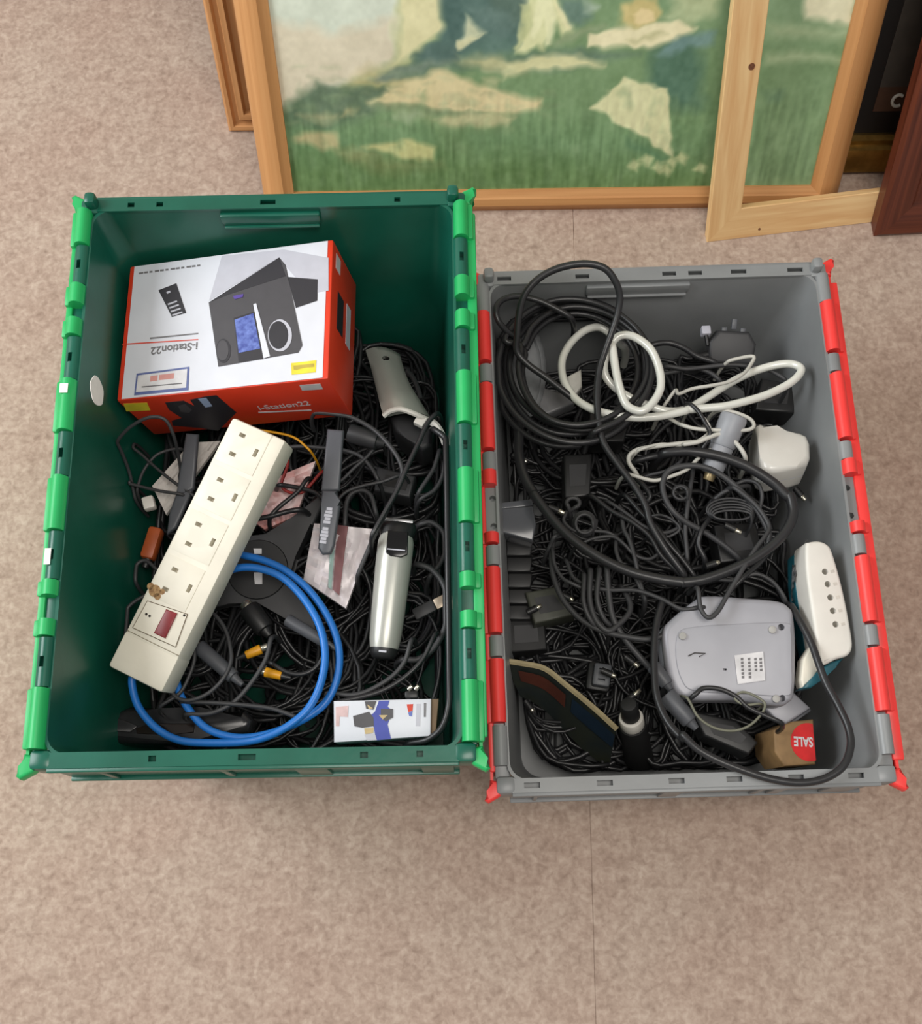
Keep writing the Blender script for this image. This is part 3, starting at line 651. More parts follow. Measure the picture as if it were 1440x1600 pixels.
for (x, y, rr_) in ((285, 985, .0085), (262, 960, .005), (300, 1015, .0048), (325, 990, .004)):
    q = fs.loc(*ZS([(x, y)])[0]); part('burn_stain', MB().cyl((q[0], q[1], .0001), (q[0], q[1], .0004), rr_*.75, n=14), mat('scorch', (176, 142, 96), .7, 0, .25, 300, rgb2=(128, 92, 56)), st)
for (x, y) in ((240, 1112), (258, 1122), (446, 1118)):
    q = fs.loc(*ZS([(x, y)])[0]); part('panel_mark', MB().cyl((q[0], q[1], .0006), (q[0], q[1], .0009), .0014, n=8), M_HOLE, st)
# --- blue network cable
bl_path = Z3([(640, 930, .225), (595, 1060, .222), (592, 1130, .22), (622, 1220, .218), (700, 1310, .216), (800, 1362, .215), (930, 1374, .215), (1085, 1370, .217)]) + \
    Z4([(100, 1348, .22), (200, 1298, .222), (290, 1220, .222), (345, 1110, .222), (365, 980, .222), (340, 850, .222), (270, 730, .222), (180, 640, .222), (90, 600, .222), (0, 590, .222)]) + \
    Z3([(1005, 615, .22), (925, 700, .216), (840, 850, .212), (785, 1000, .210), (795, 1130, .210), (840, 1220, .210), (910, 1300, .209), (1000, 1340, .208)]) + \
    Z4([(20, 1350, .207), (150, 1322, .208), (280, 1262, .209), (370, 1190, .210), (420, 1080, .212), (426, 950, .213), (382, 820, .213), (300, 700, .213), (200, 612, .213), (100, 562, .213), (0, 536, .212)]) + Z3([(1030, 524, .21), (930, 545, .205)])
cable(bl_path, .21, .0041, C_BLU, 'bright blue network cable looped twice in the green crate', 'network_cable', n=12)
# --- router with two antennas
rf = pxframe((340, 930), (560, 930), .175, .175, (0, -.1, 1))
ro = thing('wireless_router', 'charcoal router with two grey paddle antennas under the extension strip', 'router', dropM(rf.M, .02))
RZ = Zm(340, 760, .1528)
def up(mb, d=.02): bmesh.ops.translate(mb.bm, vec=(0, 0, d), verts=mb.bm.verts); return mb
part('router_body', up(MB().slab(rf.out(RZ([(-350, 560), (-150, 500), (200, 560), (500, 520), (800, 330), (1000, 80), (1120, 100), (980, 400), (760, 700), (700, 900), (820, 1150), (1000, 1320), (1020, 1560), (700, 1400), (420, 1150), (100, 1200), (-200, 1300), (-350, 1000)])), -.02, 0, .004)), M_CHAR, ro)
part('disc_badge', up(MB().cyl((*rf.loc(*RZ([(410, 850)])[0]), 0), (*rf.loc(*RZ([(410, 850)])[0]), .0015), .034, .033, 32)), M_BLACK, ro)
for (a, b_) in (((365, 635), (450, 690)), ((370, 880), (455, 1000))):
    part('white_badge_mark', up(MB().slab(rf.out(RZ([a, (b_[0], a[1]), b_, (a[0]+10, b_[1])]), .0018), .0014, .002)), M_STW, ro)
M_ANT = mat('antenna_grey', (84, 86, 92), .42, 0, .05)
fa = pxframe((502, 872), (530, 672), .225, .245)
an = [ZC(q) for q in ([(315, 130), (430, 140), (400, 560), (270, 560)], [(275, 555), (385, 560), (385, 640), (405, 665), (365, 940), (340, 1000), (280, 1005), (250, 960), (275, 660)])]
I = ro.matrix_world.inverted() if False else dropM(rf.M, .02).inverted()
def antenna(fr, outs, txt):
    rel = I @ fr.M
    for k, o_ in enumerate(outs):
        mb = MB().slab(fr.out(o_), -.008, 0, .003); bmesh.ops.transform(mb.bm, matrix=rel, verts=mb.bm.verts); pa = part('antenna', mb, M_ANT, ro)
    if txt:
        for k in range(11):
            if k == 5: continue
            q = fr.loc(*ZC([(332-k*4.6, 690+k*23)])[0]); mb = MB().box((q[0], q[1], .0003), (.0032, .0062+.0012*((k*7) % 3), .0006), .0001)
            bmesh.ops.transform(mb.bm, matrix=rel, verts=mb.bm.verts); part('raised_marking', mb, M_PLT, pa)
antenna(fa, an, True)
fa2 = pxframe((268, 840), (298, 680), .200, .215)
antenna(fa2, [ZS([(450, 125), (520, 130), (495, 430), (395, 470)]), ZS([(395, 460), (490, 430), (400, 640), (345, 680), (360, 560)])], False)
# --- silver hair clipper
cf = pxframe((622, 815), (598, 1030), .212, .198)
cl = thing('hair_clipper', 'silver hair clipper with black head lying beside the foil packet', 'clipper', cf.M)
CLN = (P(622, 815, .212)-P(598, 1030, .198)).length
def csec(t, wv, hv, n=20, off=0): return [(t*CLN, wv*math.cos(a)+off, hv*math.sin(a)*(1 if math.sin(a) > 0 else .8)) for a in np.linspace(0, 2*math.pi, n, endpoint=False)]
part('clipper_body', MB().loft([csec(t, w_, h_, off=o_) for t, w_, h_, o_ in ((.10, .0175, .014, .0), (.16, .0195, .016, .0), (.32, .0195, .017, 0), (.5, .0188, .017, 0), (.7, .0180, .016, 0), (.86, .0168, .0145, 0), (.93, .0150, .012, 0))]), M_SILV, cl, angle=70)
part('clipper_head', MB().loft([csec(t, w_, h_) for t, w_, h_ in ((.0, .0170, .006), (.02, .0195, .010), (.06, .0200, .0125), (.12, .0180, .0142))]), M_BLACK, cl, angle=60)
part('clipper_blade', MB().box((.0005, 0, .0065), (.004, .034, .0025), .001), mat('brushed_steel', (160, 160, 162), .3, .8), cl)
part('end_cap', MB().loft([csec(t, w_, h_) for t, w_, h_ in ((.925, .0152, .0122), (.96, .0145, .0115), (.99, .0120, .009), (1.0, .008, .006))]), M_BLACK, cl, angle=60)
part('black_panel', MB().slab([(.10*CLN, -.008), (.10*CLN, .0135), (.26*CLN, .0155), (.285*CLN, .009), (.285*CLN, -.002), (.26*CLN, -.008)], .013, .0174, .001), mat('gloss_black', (14, 14, 15), .12), cl)
part('panel_line', MB().box((.235*CLN, .003, .0176), (.0012, .019, .0006)), M_PLT, cl)
part('cap_badge', MB().box((.955*CLN, 0, .0115), (.002, .008, .001)), M_PLT, cl)
# --- foil packet
M_FOIL = mat('crinkled_foil', (236, 228, 230), .4, .1, .2, 90, .6, 60, rgb2=(226, 216, 220))
def sheet(pts, zfun, th, conv=lambda p: p, nx=14, ny=14, amp=.003, seed=0):
    "a crumpled quad sheet traced in pixels (corners a,b,c,d) with thickness"
    a, b_, c, d = [Vector((*q, 0)) for q in conv(pts)]; rnd = random.Random(seed); rows = []
    for j in range(ny+1):
        row = []
        for i in range(nx+1):
            u, v = i/nx, j/ny; q = (a*(1-u)+b_*u)*(1-v)+(d*(1-u)+c*u)*v
            row.append(P(q.x, q.y, zfun(u, v)+rnd.uniform(-amp, amp)*(.4 if i in (0, nx) or j in (0, ny) else 1)))
        rows.append(row)
    b = bmesh.new(); top = [[b.verts.new(p) for p in r_] for r_ in rows]; bot = [[b.verts.new(p-Vector((0, 0, th))) for p in r_] for r_ in rows]
    for j in range(ny):
        for i in range(nx):
            b.faces.new((top[j][i], top[j+1][i], top[j+1][i+1], top[j][i+1])); b.faces.new((bot[j][i], bot[j][i+1], bot[j+1][i+1], bot[j+1][i]))
    ed = [(0, i) for i in range(nx+1)]+[(j, nx) for j in range(1, ny+1)]+[(ny, i) for i in range(nx-1, -1, -1)]+[(j, 0) for j in range(ny-1, 0, -1)]
    for k in range(len(ed)):
        (j0, i0), (j1, i1) = ed[k], ed[(k+1) % len(ed)]; b.faces.new((top[j0][i0], top[j0][i0], bot[j1][i1]) if False else (top[j0][i0], top[j1][i1], bot[j1][i1], bot[j0][i0]))
    bmesh.ops.recalc_face_normals(b, faces=b.faces[:]); mb = MB(); return mb._add(b)
pk = part('foil_packet', sheet([(225, 790), (640, 830), (445, 1380), (150, 1180)], lambda u, v: .200+.006*math.sin(u*5)-.012*v, .006, ZC, amp=.0028, seed=2), M_FOIL, angle=30)
tag(pk, 'crinkled silver foil packet under the right antenna of the router', 'packet')
part('coloured_stripe', sheet([(385, 800), (460, 810), (400, 1290), (355, 1250)], lambda u, v: .2065-.012*v, .001, ZC, 3, 12, .0006, 4), mat('foil_maroon', (128, 84, 86), .35, .2), pk)
part('coloured_stripe', sheet([(345, 790), (378, 800), (345, 1250), (322, 1230)], lambda u, v: .2072-.012*v, .001, ZC, 2, 12, .0006, 5), mat('foil_mint', (150, 176, 168), .35, .2), pk)
pk2 = part('plastic_packet', sheet([(60, 130), (1000, -260), (800, 300), (480, 440)], lambda u, v: .185-.01*v, .006, RZ, amp=.002, seed=3), mat('pink_white_film', (206, 186, 184), .35, 0, .2, 40, .5, 60, rgb2=(190, 128, 122)), angle=30)
tag(pk2, 'pinkish clear plastic packet between the strip and the right antenna', 'packet')
pk3 = part('paper_packet', sheet([(270, 415), (480, 180), (640, 170), (345, 570)], lambda u, v: .190-.01*v, .005, ZS, amp=.0015, seed=6), mat('white_paper', (205, 198, 192), .6, 0, .08, 60), angle=30)
tag(pk3, 'crumpled white paper packet behind the left antenna', 'packet')
f_ = pxframe((222, 787), (246, 787), .188, .188)
tag(part('white_plug', MB().box((0, 0, 0), (.013, .015, .011), .002, M=f_.M @ T(.008, 0, 0, .3)), M_WHITE), 'tiny white connector left of the white paper packet', 'connector')
of = thing('orange_plug', 'dark orange plastic piece beside the strip and green wall', 'plug', P(238, 850, .170) and Matrix.Translation(P(238, 850, .170)))
part('plug_body', MB().box((0, 0, 0), (.016, .038, .016), .004, M=T(0, 0, 0, -.25)), mat('dull_orange', (176, 84, 40), .45), of)
part('plug_collar', MB().cyl((-.004, -.018, 0), (-.007, -.028, 0), .005, .004, 12), M_BLACK, of)
# --- small white carton with blue print
wf = pxframe((521, 1160), (682, 1154), .232, .232, (0, -.10, 1))
wx, wy = wf.loc(523, 1096); wq = wf.out(ZR([(142, 655), (1130, 590), (1135, 208), (138, 232)]))
wc = thing('adapter_carton', 'small white carton with blue gadget picture beside the green crate lip', 'box', dropM(wf.M, .045))
def wup(mb): bmesh.ops.translate(mb.bm, vec=(0, 0, .045), verts=mb.bm.verts); return mb
part('carton_body', wup(MB().slab(wq, -.045, 0, .0008)), M_CARD, wc)
q_ = wf.out(ZR([(1138, 212), (1212, 208), (1180, 570), (1135, 588)]), -.002)
part('carton_flap', wup(MB().slab(q_, -.035, -.002, .0005)), mat('kraft_card', (128, 106, 82), .8), wc)
def wp(name, pts, m, z=.0003): part(name, wup(MB().slab(wf.out(ZR(pts), z), z-.0002, z)), m, wc)
M_WBLU = mat('print_cobalt', (66, 78, 168), .5, 0, .08); M_BEI = mat('print_beige', (205, 180, 130), .5)
wp('printed_gadget_blue', [(600, 228), (710, 226), (690, 290), (745, 330), (690, 470), (725, 620), (570, 632), (550, 500), (470, 420), (560, 340)], M_WBLU)
wp('printed_gadget_black', [(335, 385), (500, 340), (545, 400), (550, 490), (430, 505), (350, 490)], M_PGREY, .0005)
wp('printed_gadget_black', [(455, 235), (575, 230), (545, 320), (470, 310)], M_PGREY, .0005)
wp('printed_gadget_black', [(620, 310), (745, 310), (745, 400), (670, 440), (620, 400)], M_PGREY, .0006)
wp('printed_gadget_beige', [(480, 265), (540, 305), (500, 315)], M_BEI, .0007); wp('printed_gadget_beige', [(600, 375), (690, 375), (640, 420)], M_BEI, .0008)
wp('printed_gadget_beige', [(450, 510), (550, 500), (540, 560), (460, 570)], M_BEI, .0007); wp('printed_gadget_grey', [(450, 575), (560, 565), (580, 630), (480, 635)], M_PLT, .0005)
wp('printed_flag', [(885, 265), (950, 262), (945, 330), (900, 345)], M_REDINK); wp('printed_flag', [(900, 348), (945, 332), (940, 388), (910, 385)], M_PBLU)
wp('printed_caption', [(1060, 250), (1085, 250), (1080, 395), (1060, 395)], M_GINK); wp('printed_caption', [(985, 260), (1025, 260), (1020, 490), (975, 490)], M_PLT)
wp('printed_caption', [(160, 290), (290, 280), (285, 395), (200, 390), (195, 490), (160, 490)], mat('print_pink', (222, 190, 190), .5))
# --- silver handset stand
hf = pxframe((575, 548), (680, 650), .165, .215)
hs = thing('handset_stand', 'silver curved handset stand with white rim beside the speaker carton', 'stand', Matrix.Translation(P(620, 640, .13)))
HI = hs.matrix_world.inverted() if False else Matrix.Translation(-P(620, 640, .13))
Lft = [(190, 165, .155), (240, 330, .175), (295, 540, .196), (330, 690, .206), (362, 800, .208)]
Rgt = [(520, 205, .150), (560, 350, .168), (620, 500, .184), (700, 630, .194), (805, 800, .196)]
la = [P(*ZT([q])[0]) for q in Lft]; ra = [P(*ZT([q])[0]) for q in Rgt]; la = spline(la, 3); ra = spline(ra, 3); loops = []
for a, c in zip(la, ra):
    top = [a.lerp(c, u)+Vector((0, 0, .012*math.sin(u*math.pi))) for u in np.linspace(0, 1, 9)]; bot = [p-Vector((0, 0, .006)) for p in top[::-1]]
    loops.append([tuple(HI @ p) for p in top+bot])
kx = HI @ P(*ZT([(385, 240, .178)])[0])
part('curved_shell', cut(MB().loft(loops), MB().cyl(kx-Vector((0, 0, .03)), kx+Vector((0, 0, .03)), .0045, n=16), M_SILV, 60), M_SILV, hs)
rim = [P(*ZT([q])[0]) for q in ((365, 800, .212), (430, 752, .216), (530, 735, .218), (650, 775, .214), (740, 815, .208), (795, 835, .202))]
part('white_rim', MB().tube([HI @ p for p in spline(rim, 4)], .0030, 8), M_WHITE, hs)
part('white_tab', MB().slab([tuple((HI @ P(*ZT([q])[0], .205)).xy) for q in ((690, 800), (790, 835), (735, 915), (652, 872))], (.205-.13)-.004, .205-.13+.004, .001), M_WHITE, hs)
rim2 = [P(*ZT([q])[0]) for q in ((815, 850, .212), (872, 895, .212), (925, 980, .210), (962, 1080, .206))]
part('white_rim', MB().tube([HI @ p for p in spline(rim2, 4)], [.0026]+[.0042]*11+[.003], 8), M_WHITE, hs)
arm = [P(*ZT([q])[0]) for q in ((590, 370, .165), (650, 440, .172), (700, 560, .178), (720, 640, .18))]
part('side_arm', MB().tube([HI @ p for p in spline(arm, 4)], .003, 8), M_CHAR, hs)
part('dark_base', MB().slab([tuple((HI @ P(*ZT([q])[0], .175)).xy) for q in ((430, 830), (560, 770), (690, 830), (860, 960), (830, 1100), (740, 1150), (600, 1050), (480, 960))], .0, .052, .006), M_CHAR, hs)
# --- dark adapter block, glossy black device, yellow phono plugs
df = pxframe((590, 790), (650, 735), .160, .160)
da = thing('adapter_block', 'dark grey rectangular adapter behind the hair clipper', 'adapter', Matrix.Translation(P(620, 750, .150)))
DI = Matrix.Translation(-P(620, 750, .150))
part('block', MB().slab([tuple((DI @ P(*ZC([q])[0], .172)).xy) for q in ((660, 390), (930, 460), (890, 610), (640, 560))], -.01, .022, .003), M_CHAR, da)
part('label_plate', MB().slab([tuple((DI @ P(*ZC([q])[0], .173)).xy) for q in ((720, 450), (880, 490), (860, 560), (700, 520))], .0215, .0226), M_BLACK, da)
gf = pxframe((165, 1150), (300, 1150), .185, .185)
gd = thing('media_box', 'glossy black device lying under the blue cable loop', 'device', dropM(gf.M, .03))
ZG = Zm(150, 1040, .2014)
def gup(mb): bmesh.ops.translate(mb.bm, vec=(0, 0, .03), verts=mb.bm.verts); return mb
part('case', gup(MB().slab(gf.out(ZG([(85, 600), (90, 450), (150, 360), (260, 310), (500, 330), (800, 380), (1150, 340), (1220, 420), (1180, 520), (700, 600)])), -.03, 0, .008)), mat('gloss_charcoal', (40, 40, 42), .22), gd)
part('corner_piece', gup(MB().slab(gf.out(ZG([(95, 510), (110, 430), (180, 410), (330, 470), (270, 520)])), -.002, .002, .001)), MATS['gloss_charcoal'], gd)
part('window_strip', gup(MB().slab(gf.out(ZG([(310, 490), (420, 450), (770, 450), (760, 520), (560, 540), (320, 530)])), -.001, .0015, .0008)), mat('smoked_window', (34, 26, 22), .15), gd)
def phono(px, py, qx, qy, z, lab):
    a = P(px, py, z); b_ = P(qx, qy, z); d = (b_-a).normalized(); r_ = thing('phono_plug', lab, 'plug', Matrix.Translation(a), group='yellow phono plugs'); o_ = Vector((0, 0, 0)); L = (b_-a).length
    part('grip', MB().cyl(o_, d*L, .0045, .0055, 14, .001), M_YEL, r_); part('tip', MB().cyl(d*L, d*(L+.008), .004, .004, 12, .0008), M_METAL, r_); part('strain_relief', MB().cyl(-d*.010, o_, .0022, .004, 10), M_BLACK, r_)
phono(384, 1024, 408, 1014, .200, 'yellow phono plug lying between the strip and the round black plug'); phono(440, 1056, 414, 1050, .198, 'yellow phono plug pointing at the strip, nearer the front wall')
ua = P(650, 960, .185); ub = P(690, 940, .188); ud = (ub-ua).normalized()
us = thing('usb_plug', 'charcoal USB plug with bare metal end beside the hair clipper', 'plug', Matrix.Translation(ua))
UX = Fr((0, 0, 0), ud); part('grip', MB().box((.010, 0, 0), (.026, .014, .008), .003, M=UX.M), M_CHAR, us); part('metal_shell', MB().box((.030, 0, 0), (.014, .012, .0045), .0005, M=UX.M), mat('warm_steel', (186, 170, 150), .35, .6), us)
part('strain_relief', MB().cyl(UX.M @ Vector((-.012, 0, 0)), UX.M @ Vector((-.002, 0, 0)), .002, .003, 10), M_BLACK, us)
jk = thing('jack_plug', 'pair of small brass jack tips above the small white carton', 'plug', Matrix.Translation(P(638, 1078, .215)))
for k in range(2): part('tip', MB().cyl((k*.007, 0, 0), (k*.007+.004, .004, .002), .003, .0022, 12, .0006), M_METAL, jk)
part('collar', MB().box((.003, -.005, -.001), (.014, .008, .006), .002), M_BLACK, jk)
# --- dark cylinder connectors
def stub(pa, pb, z, r0, m, label, name='plug', tipm=None, cat='plug', group=None, flatn=16):
    a = P(*pa, z); b_ = P(*pb, z); d = (b_-a); t_ = thing(name, label, cat, Matrix.Translation(a), group)
    part('grip', MB().cyl((0, 0, 0), d, r0, r0*.9, flatn, r0*.2), m, t_); part('strain_relief', MB().cyl(d, d*1.25, r0*.6, r0*.35, 12), m, t_)
    if tipm: part('tip', MB().cyl(-d*.22, d*.02, r0*.55, r0*.6, 12, r0*.1), tipm, t_)
    return t_
stub((545, 676), (590, 690), .205, .011, M_CHAR, 'fat charcoal barrel plug below the orange carton edge')
stub((310, 1010), (365, 1058), .205, .0085, M_GREY2, 'grey barrel connector between strip and blue loop', tipm=M_METAL)
stub((448, 968), (510, 1005), .195, .007, M_GREY2, 'long grey moulded plug crossing under the blue cable')
stub((388, 950), (415, 985), .190, .012, M_BLACK, 'round black plug inside the blue cable loop', tipm=M_METAL)
# --- loose leads in the green crate
GG = 'loose leads in the green crate'
def gc(pts, z, r, m, label): cable(pts, z, r, m, label, 'loose_lead', GG)
gc(ZC([(250, 20), (400, 35), (500, 60), (640, 140), (740, 240), (810, 340), (838, 430), (820, 500), (760, 640), (690, 780), (620, 930), (540, 1120)]), [.235, .225, .235, .232, .2], .0026, C_GRY, 'thick charcoal lead arching from the carton past the clipper')
gc(ZC([(1060, 40), (1010, 100), (950, 230), (870, 400), (800, 560), (700, 740), (640, 850)]), [.238, .240, .236], .0028, C_BLK, 'black lead crossing the white rim of the handset stand')
gc(Z4([(860, -20), (905, 20), (938, 120), (946, 260), (942, 450), (934, 700), (932, 950), (924, 1150), (895, 1290), (830, 1355), (760, 1370)]), [.24, .25, .25, .245, .22], .0034, C_BLK, 'long black lead running down beside the hair clipper to the white carton')
gc(Z4([(790, 580), (840, 600), (890, 660), (912, 750), (900, 860), (850, 950), (780, 1000), (720, 1000)]), .195, .0034, C_GRY, 'charcoal lead curling round the USB plug')
gc(Z4([(800, 395), (840, 390), (890, 430), (905, 500), (880, 570), (840, 620)]), .18, .003, C_GRY, 'short dark curl of lead right of the clipper head')
gc(Z4([(400, 1150), (480, 1160), (560, 1140), (660, 1080), (720, 1010), (745, 930)]), .205, .0026, C_GRY, 'dark lead sweeping under the clipper tail')
gc(Z4([(420, 1190), (520, 1170), (620, 1140), (720, 1080), (800, 1000), (850, 900)]), .208, .0026, C_BLK, 'black lead running behind the small white carton')
gc(ZS([(555, 1090), (610, 1115), (665, 1190), (692, 1280), (698, 1370), (650, 1470), (560, 1550), (450, 1580), (380, 1530), (440, 1400), (470, 1280)]), [.215, .222, .218], .0022, C_GRY, 'thin grey lead looping out from under the strip')
gc(ZS([(490, 1240), (500, 1350), (470, 1450), (420, 1540), (330, 1600)]), .217, .0020, C_GRY, 'thin grey lead hugging the edge of the strip')
gc(Z4([(120, 920), (100, 1000), (40, 1100), (-40, 1190), (-140, 1240), (-240, 1245)]), .212, .0026, C_GRY, 'grey lead hanging from the yellow phono plugs')
gc(Z3([(830, 1190), (960, 1195), (1090, 1205), (1210, 1220), (1300, 1250)]), .214, .0024, C_GRY, 'thin grey lead lying straight inside the blue loop')
gc(Z4([(130, 1020), (200, 1060), (270, 1065), (330, 1030), (370, 960)]), .200, .0026, C_BLK, 'black lead joining the yellow phono plugs to the blue loop')
gc(Z3([(615, 230), (640, 160), (690, 95), (740, 70), (790, 60)]), .200, .0018, C_GRY, 'thin wire arch left of the left antenna')
gc(Z3([(575, 45), (630, 85), (690, 140), (770, 205), (850, 260)]), .205, .0018, C_GRY, 'thin wire slanting down behind the left antenna')
gc(Z3([(500, 210), (570, 216), (640, 232), (720, 250), (800, 262)]), .208, .0018, C_GRY, 'thin wire lying level across the left antenna')
gc([(180, 770, .195), (174, 740, .21), (174, 712, .23), (184, 688, .25), (205, 666, .264), (234, 652, .272), (258, 656, .270), (271, 680, .255), (278, 710, .225), (282, 735, .2)], .2, .0019, C_GRY, 'thin wire looping up over the front corner of the carton')
gc(Z3([(600, 640), (610, 580), (650, 560), (700, 600)]), .175, .0022, C_GRY, 'short grey wire left of the strip')
gc(Z3([(525, 920), (535, 830), (580, 760), (640, 720)]), .19, .0022, C_GRY, 'thin lead vanishing under the strip near the switch')
gc(ZC([(0, 270), (120, 255), (280, 265), (420, 280), (540, 320), (620, 400), (660, 470)]), .195, .0024, C_GRY, 'dark lead passing behind the right antenna')
gc(ZC([(660, 250), (590, 330), (500, 410), (430, 480), (330, 560)]), .197, .0020, C_GRY, 'thin lead slanting behind the right antenna')
gc(ZC([(810, 460), (700, 500), (560, 530), (450, 570), (380, 640)]), .2, .0020, C_GRY, 'thin lead reaching from the adapter block to the antenna')
gc(ZC([(0, 525), (100, 540), (230, 575), (300, 640)]), .200, .0026, C_BLK, 'black lead crossing the pink packet')
gc(RZ([(300, 350), (420, 330), (560, 300), (700, 260), (820, 240)]), .202, .0030, C_BLK, 'thick black lead lying over the pink packet')
gc(RZ([(560, 280), (640, 200), (740, 120), (830, 40), (900, -60)]), .203, .0026, C_BLK, 'black lead crossing upward over the pink packet')
gc(ZC([(440, 780), (450, 650), (490, 580), (560, 560), (620, 600), (650, 700)]), .190, .0028, C_GRY, 'dark looped lead above the foil packet')
gc(ZC([(1090, 300), (1060, 400), (1020, 470), (960, 560)]), .19, .0026, C_GRY, 'dark lead dropping from the handset stand')
gc(ZC([(1130, 380), (1110, 480), (1060, 560), (980, 610)]), .185, .0026, C_GRY, 'dark lead beside the green right wall under the stand')
gc([(430, 690), (450, 720), (440, 760), (470, 770), (500, 740)], .195, .0018, mat('cable_red', (150, 40, 36), .5), 'dark red wire below the carton')
gc([(360, 680), (390, 672), (430, 676), (460, 684), (480, 700)], .200, .0014, M_YEL, 'fine yellow wire under the carton front edge')

# ================================================================= GREY CRATE CONTENTS
RG = 'loose leads in the grey crate'
def rc(pts, z, r, m, label, name='loose_lead', n=8): cable(pts, z, r, m, label, name, RG, n=n)
# --- big black coil
def ell(cx, cy, rx, ry, a0, a1, n, z0, z1, wob=0, rot=0):
    out = []
    for i in range(n):
        t = i/(n-1); a = math.radians(a0+(a1-a0)*t); e = 1+wob*math.sin(3.1*a+1)
        x, y = rx*e*math.cos(a), ry*e*math.sin(a); out.append((cx+x*math.cos(rot)-y*math.sin(rot), cy+x*math.sin(rot)+y*math.cos(rot), z0+(z1-z0)*t+.006*math.sin(a)))
    return out
coil = Z5(ell(575, 770, 470, 440, 200, 560, 22, .165, .170, .02, .1) + ell(610, 745, 430, 390, 200, 560, 20, .174, .178, .03, .05) + ell(620, 740, 400, 372, 200, 560, 20, .182, .186, -.02, .1) +
    ell(625, 750, 345, 330, 200, 560, 18, .190, .193, .02, 0) + ell(590, 760, 440, 425, 200, 560, 20, .196, .199, -.02, .12) + ell(640, 730, 385, 350, 200, 560, 18, .202, .204, .03, .0) + ell(600, 735, 455, 400, 200, 430, 14, .207, .208, .02, .05))
cable(coil, .19, .0036, C_BLK, 'large coil of black lead wound many times in the grey crate', 'coiled_lead', per=4)
rc(Z5([(260, 570, .200), (195, 520, .208), (148, 465, .216), (132, 410, .220), (145, 360, .220), (190, 328, .218), (270, 316, .216), (380, 340, .213), (470, 380, .21), (560, 430, .205)]), .21, .0036, C_BLK, 'black lead bulging to the left of the big coil')
rc(Z5([(640, 960, .190), (560, 900, .195), (430, 800, .20), (320, 720, .205), (255, 640, .212), (258, 540, .225), (268, 430, .238), (300, 310, .252), (380, 215, .262), (500, 150, .270), (650, 122, .274), (770, 145, .272), (835, 215, .264), (868, 310, .252), (855, 420, .240), (820, 530, .230), (780, 640, .222), (745, 760, .216), (733, 920, .212), (745, 1080, .208), (775, 1195, .205), (860, 1320, .202), (950, 1440, .2), (1020, 1560, .198)])+Z7([(850, 180, .196), (920, 300, .192), (1000, 410, .186)]), .2, .0040, C_BLK, 'black lead rising in a tall loop above the rear rim', n=10)
# --- silver cable
sil = Z5([(870, 600, .150), (800, 530, .168), (740, 500, .172), (660, 520, .176), (580, 590, .18), (530, 680, .184), (525, 770, .188), (550, 850, .192), (610, 930, .196), (700, 985, .2), (820, 1020, .204), (960, 1037, .206), (1100, 1030, .206), (1250, 1000, .204)]) + \
    Z6([(60, 985, .203), (180, 975, .203), (300, 960, .203), (500, 905, .202), (640, 840, .2), (708, 785, .198), (722, 740, .195), (660, 715, .190), (560, 725, .186), (430, 765, .184), (300, 830, .184), (150, 925, .186), (40, 985, .190)]) + \
    Z5([(1150, 1000, .194), (1050, 970, .196), (930, 920, .2), (830, 850, .202), (780, 780, .206), (780, 690, .21), (825, 590, .215), (880, 548, .218), (960, 560, .22), (1050, 630, .222), (1100, 740, .222), (1112, 850, .222), (1075, 935, .222), (1010, 995, .221), (950, 990, .22), (900, 950, .22), (865, 850, .22), (842, 740, .22), (825, 620, .219)])
cable(sil, .2, .0046, C_SIL, 'thick silver-white cable looped at the centre of the grey crate', 'silver_cable', n=12)
# --- thin white leads
rc(Z6([(320, 690, .188), (440, 670, .190), (425, 720, .192), (380, 775, .196), (300, 820, .198), (200, 842, .2), (80, 862, .198), (0, 892, .196)])+Z5([(1200, 875, .192), (1150, 940, .188)]), .19, .0021, C_WHT, 'thin white lead bent at a sharp kink below the black mains plug')
rc(Z5([(1150, 1035, .19), (1210, 1070, .192)])+Z6([(30, 1080), (100, 1098), (200, 1106), (310, 1108), (410, 1105), (445, 1080), (420, 1040), (340, 1005), (260, 990)]), [.19, .205, .206, .2], .0022, C_WHT, 'thin white lead crossing the grey tubular connector')
rc(Z5([(960, 1360), (925, 1310), (925, 1265), (970, 1230), (1060, 1212), (1200, 1195), (1330, 1182)])+Z6([(30, 1190), (110, 1178), (180, 1150), (240, 1132), (300, 1150), (350, 1195), (385, 1245)]), [.18, .195, .206, .2], .0026, C_WHT, 'white lead arching over the tubular connector toward the white adapter')
rc(ZM([(500, 350), (620, 380), (720, 355), (800, 320), (850, 270), (900, 225), (950, 212)]), .192, .0022, C_WHT, 'white lead end curling below the tubular connector')
rc(ZM([(560, 210), (660, 185), (780, 190), (870, 160), (920, 110), (900, 60), (850, 10)]), .196, .0018, C_WHT, 'thin white lead passing left of the tubular connector')
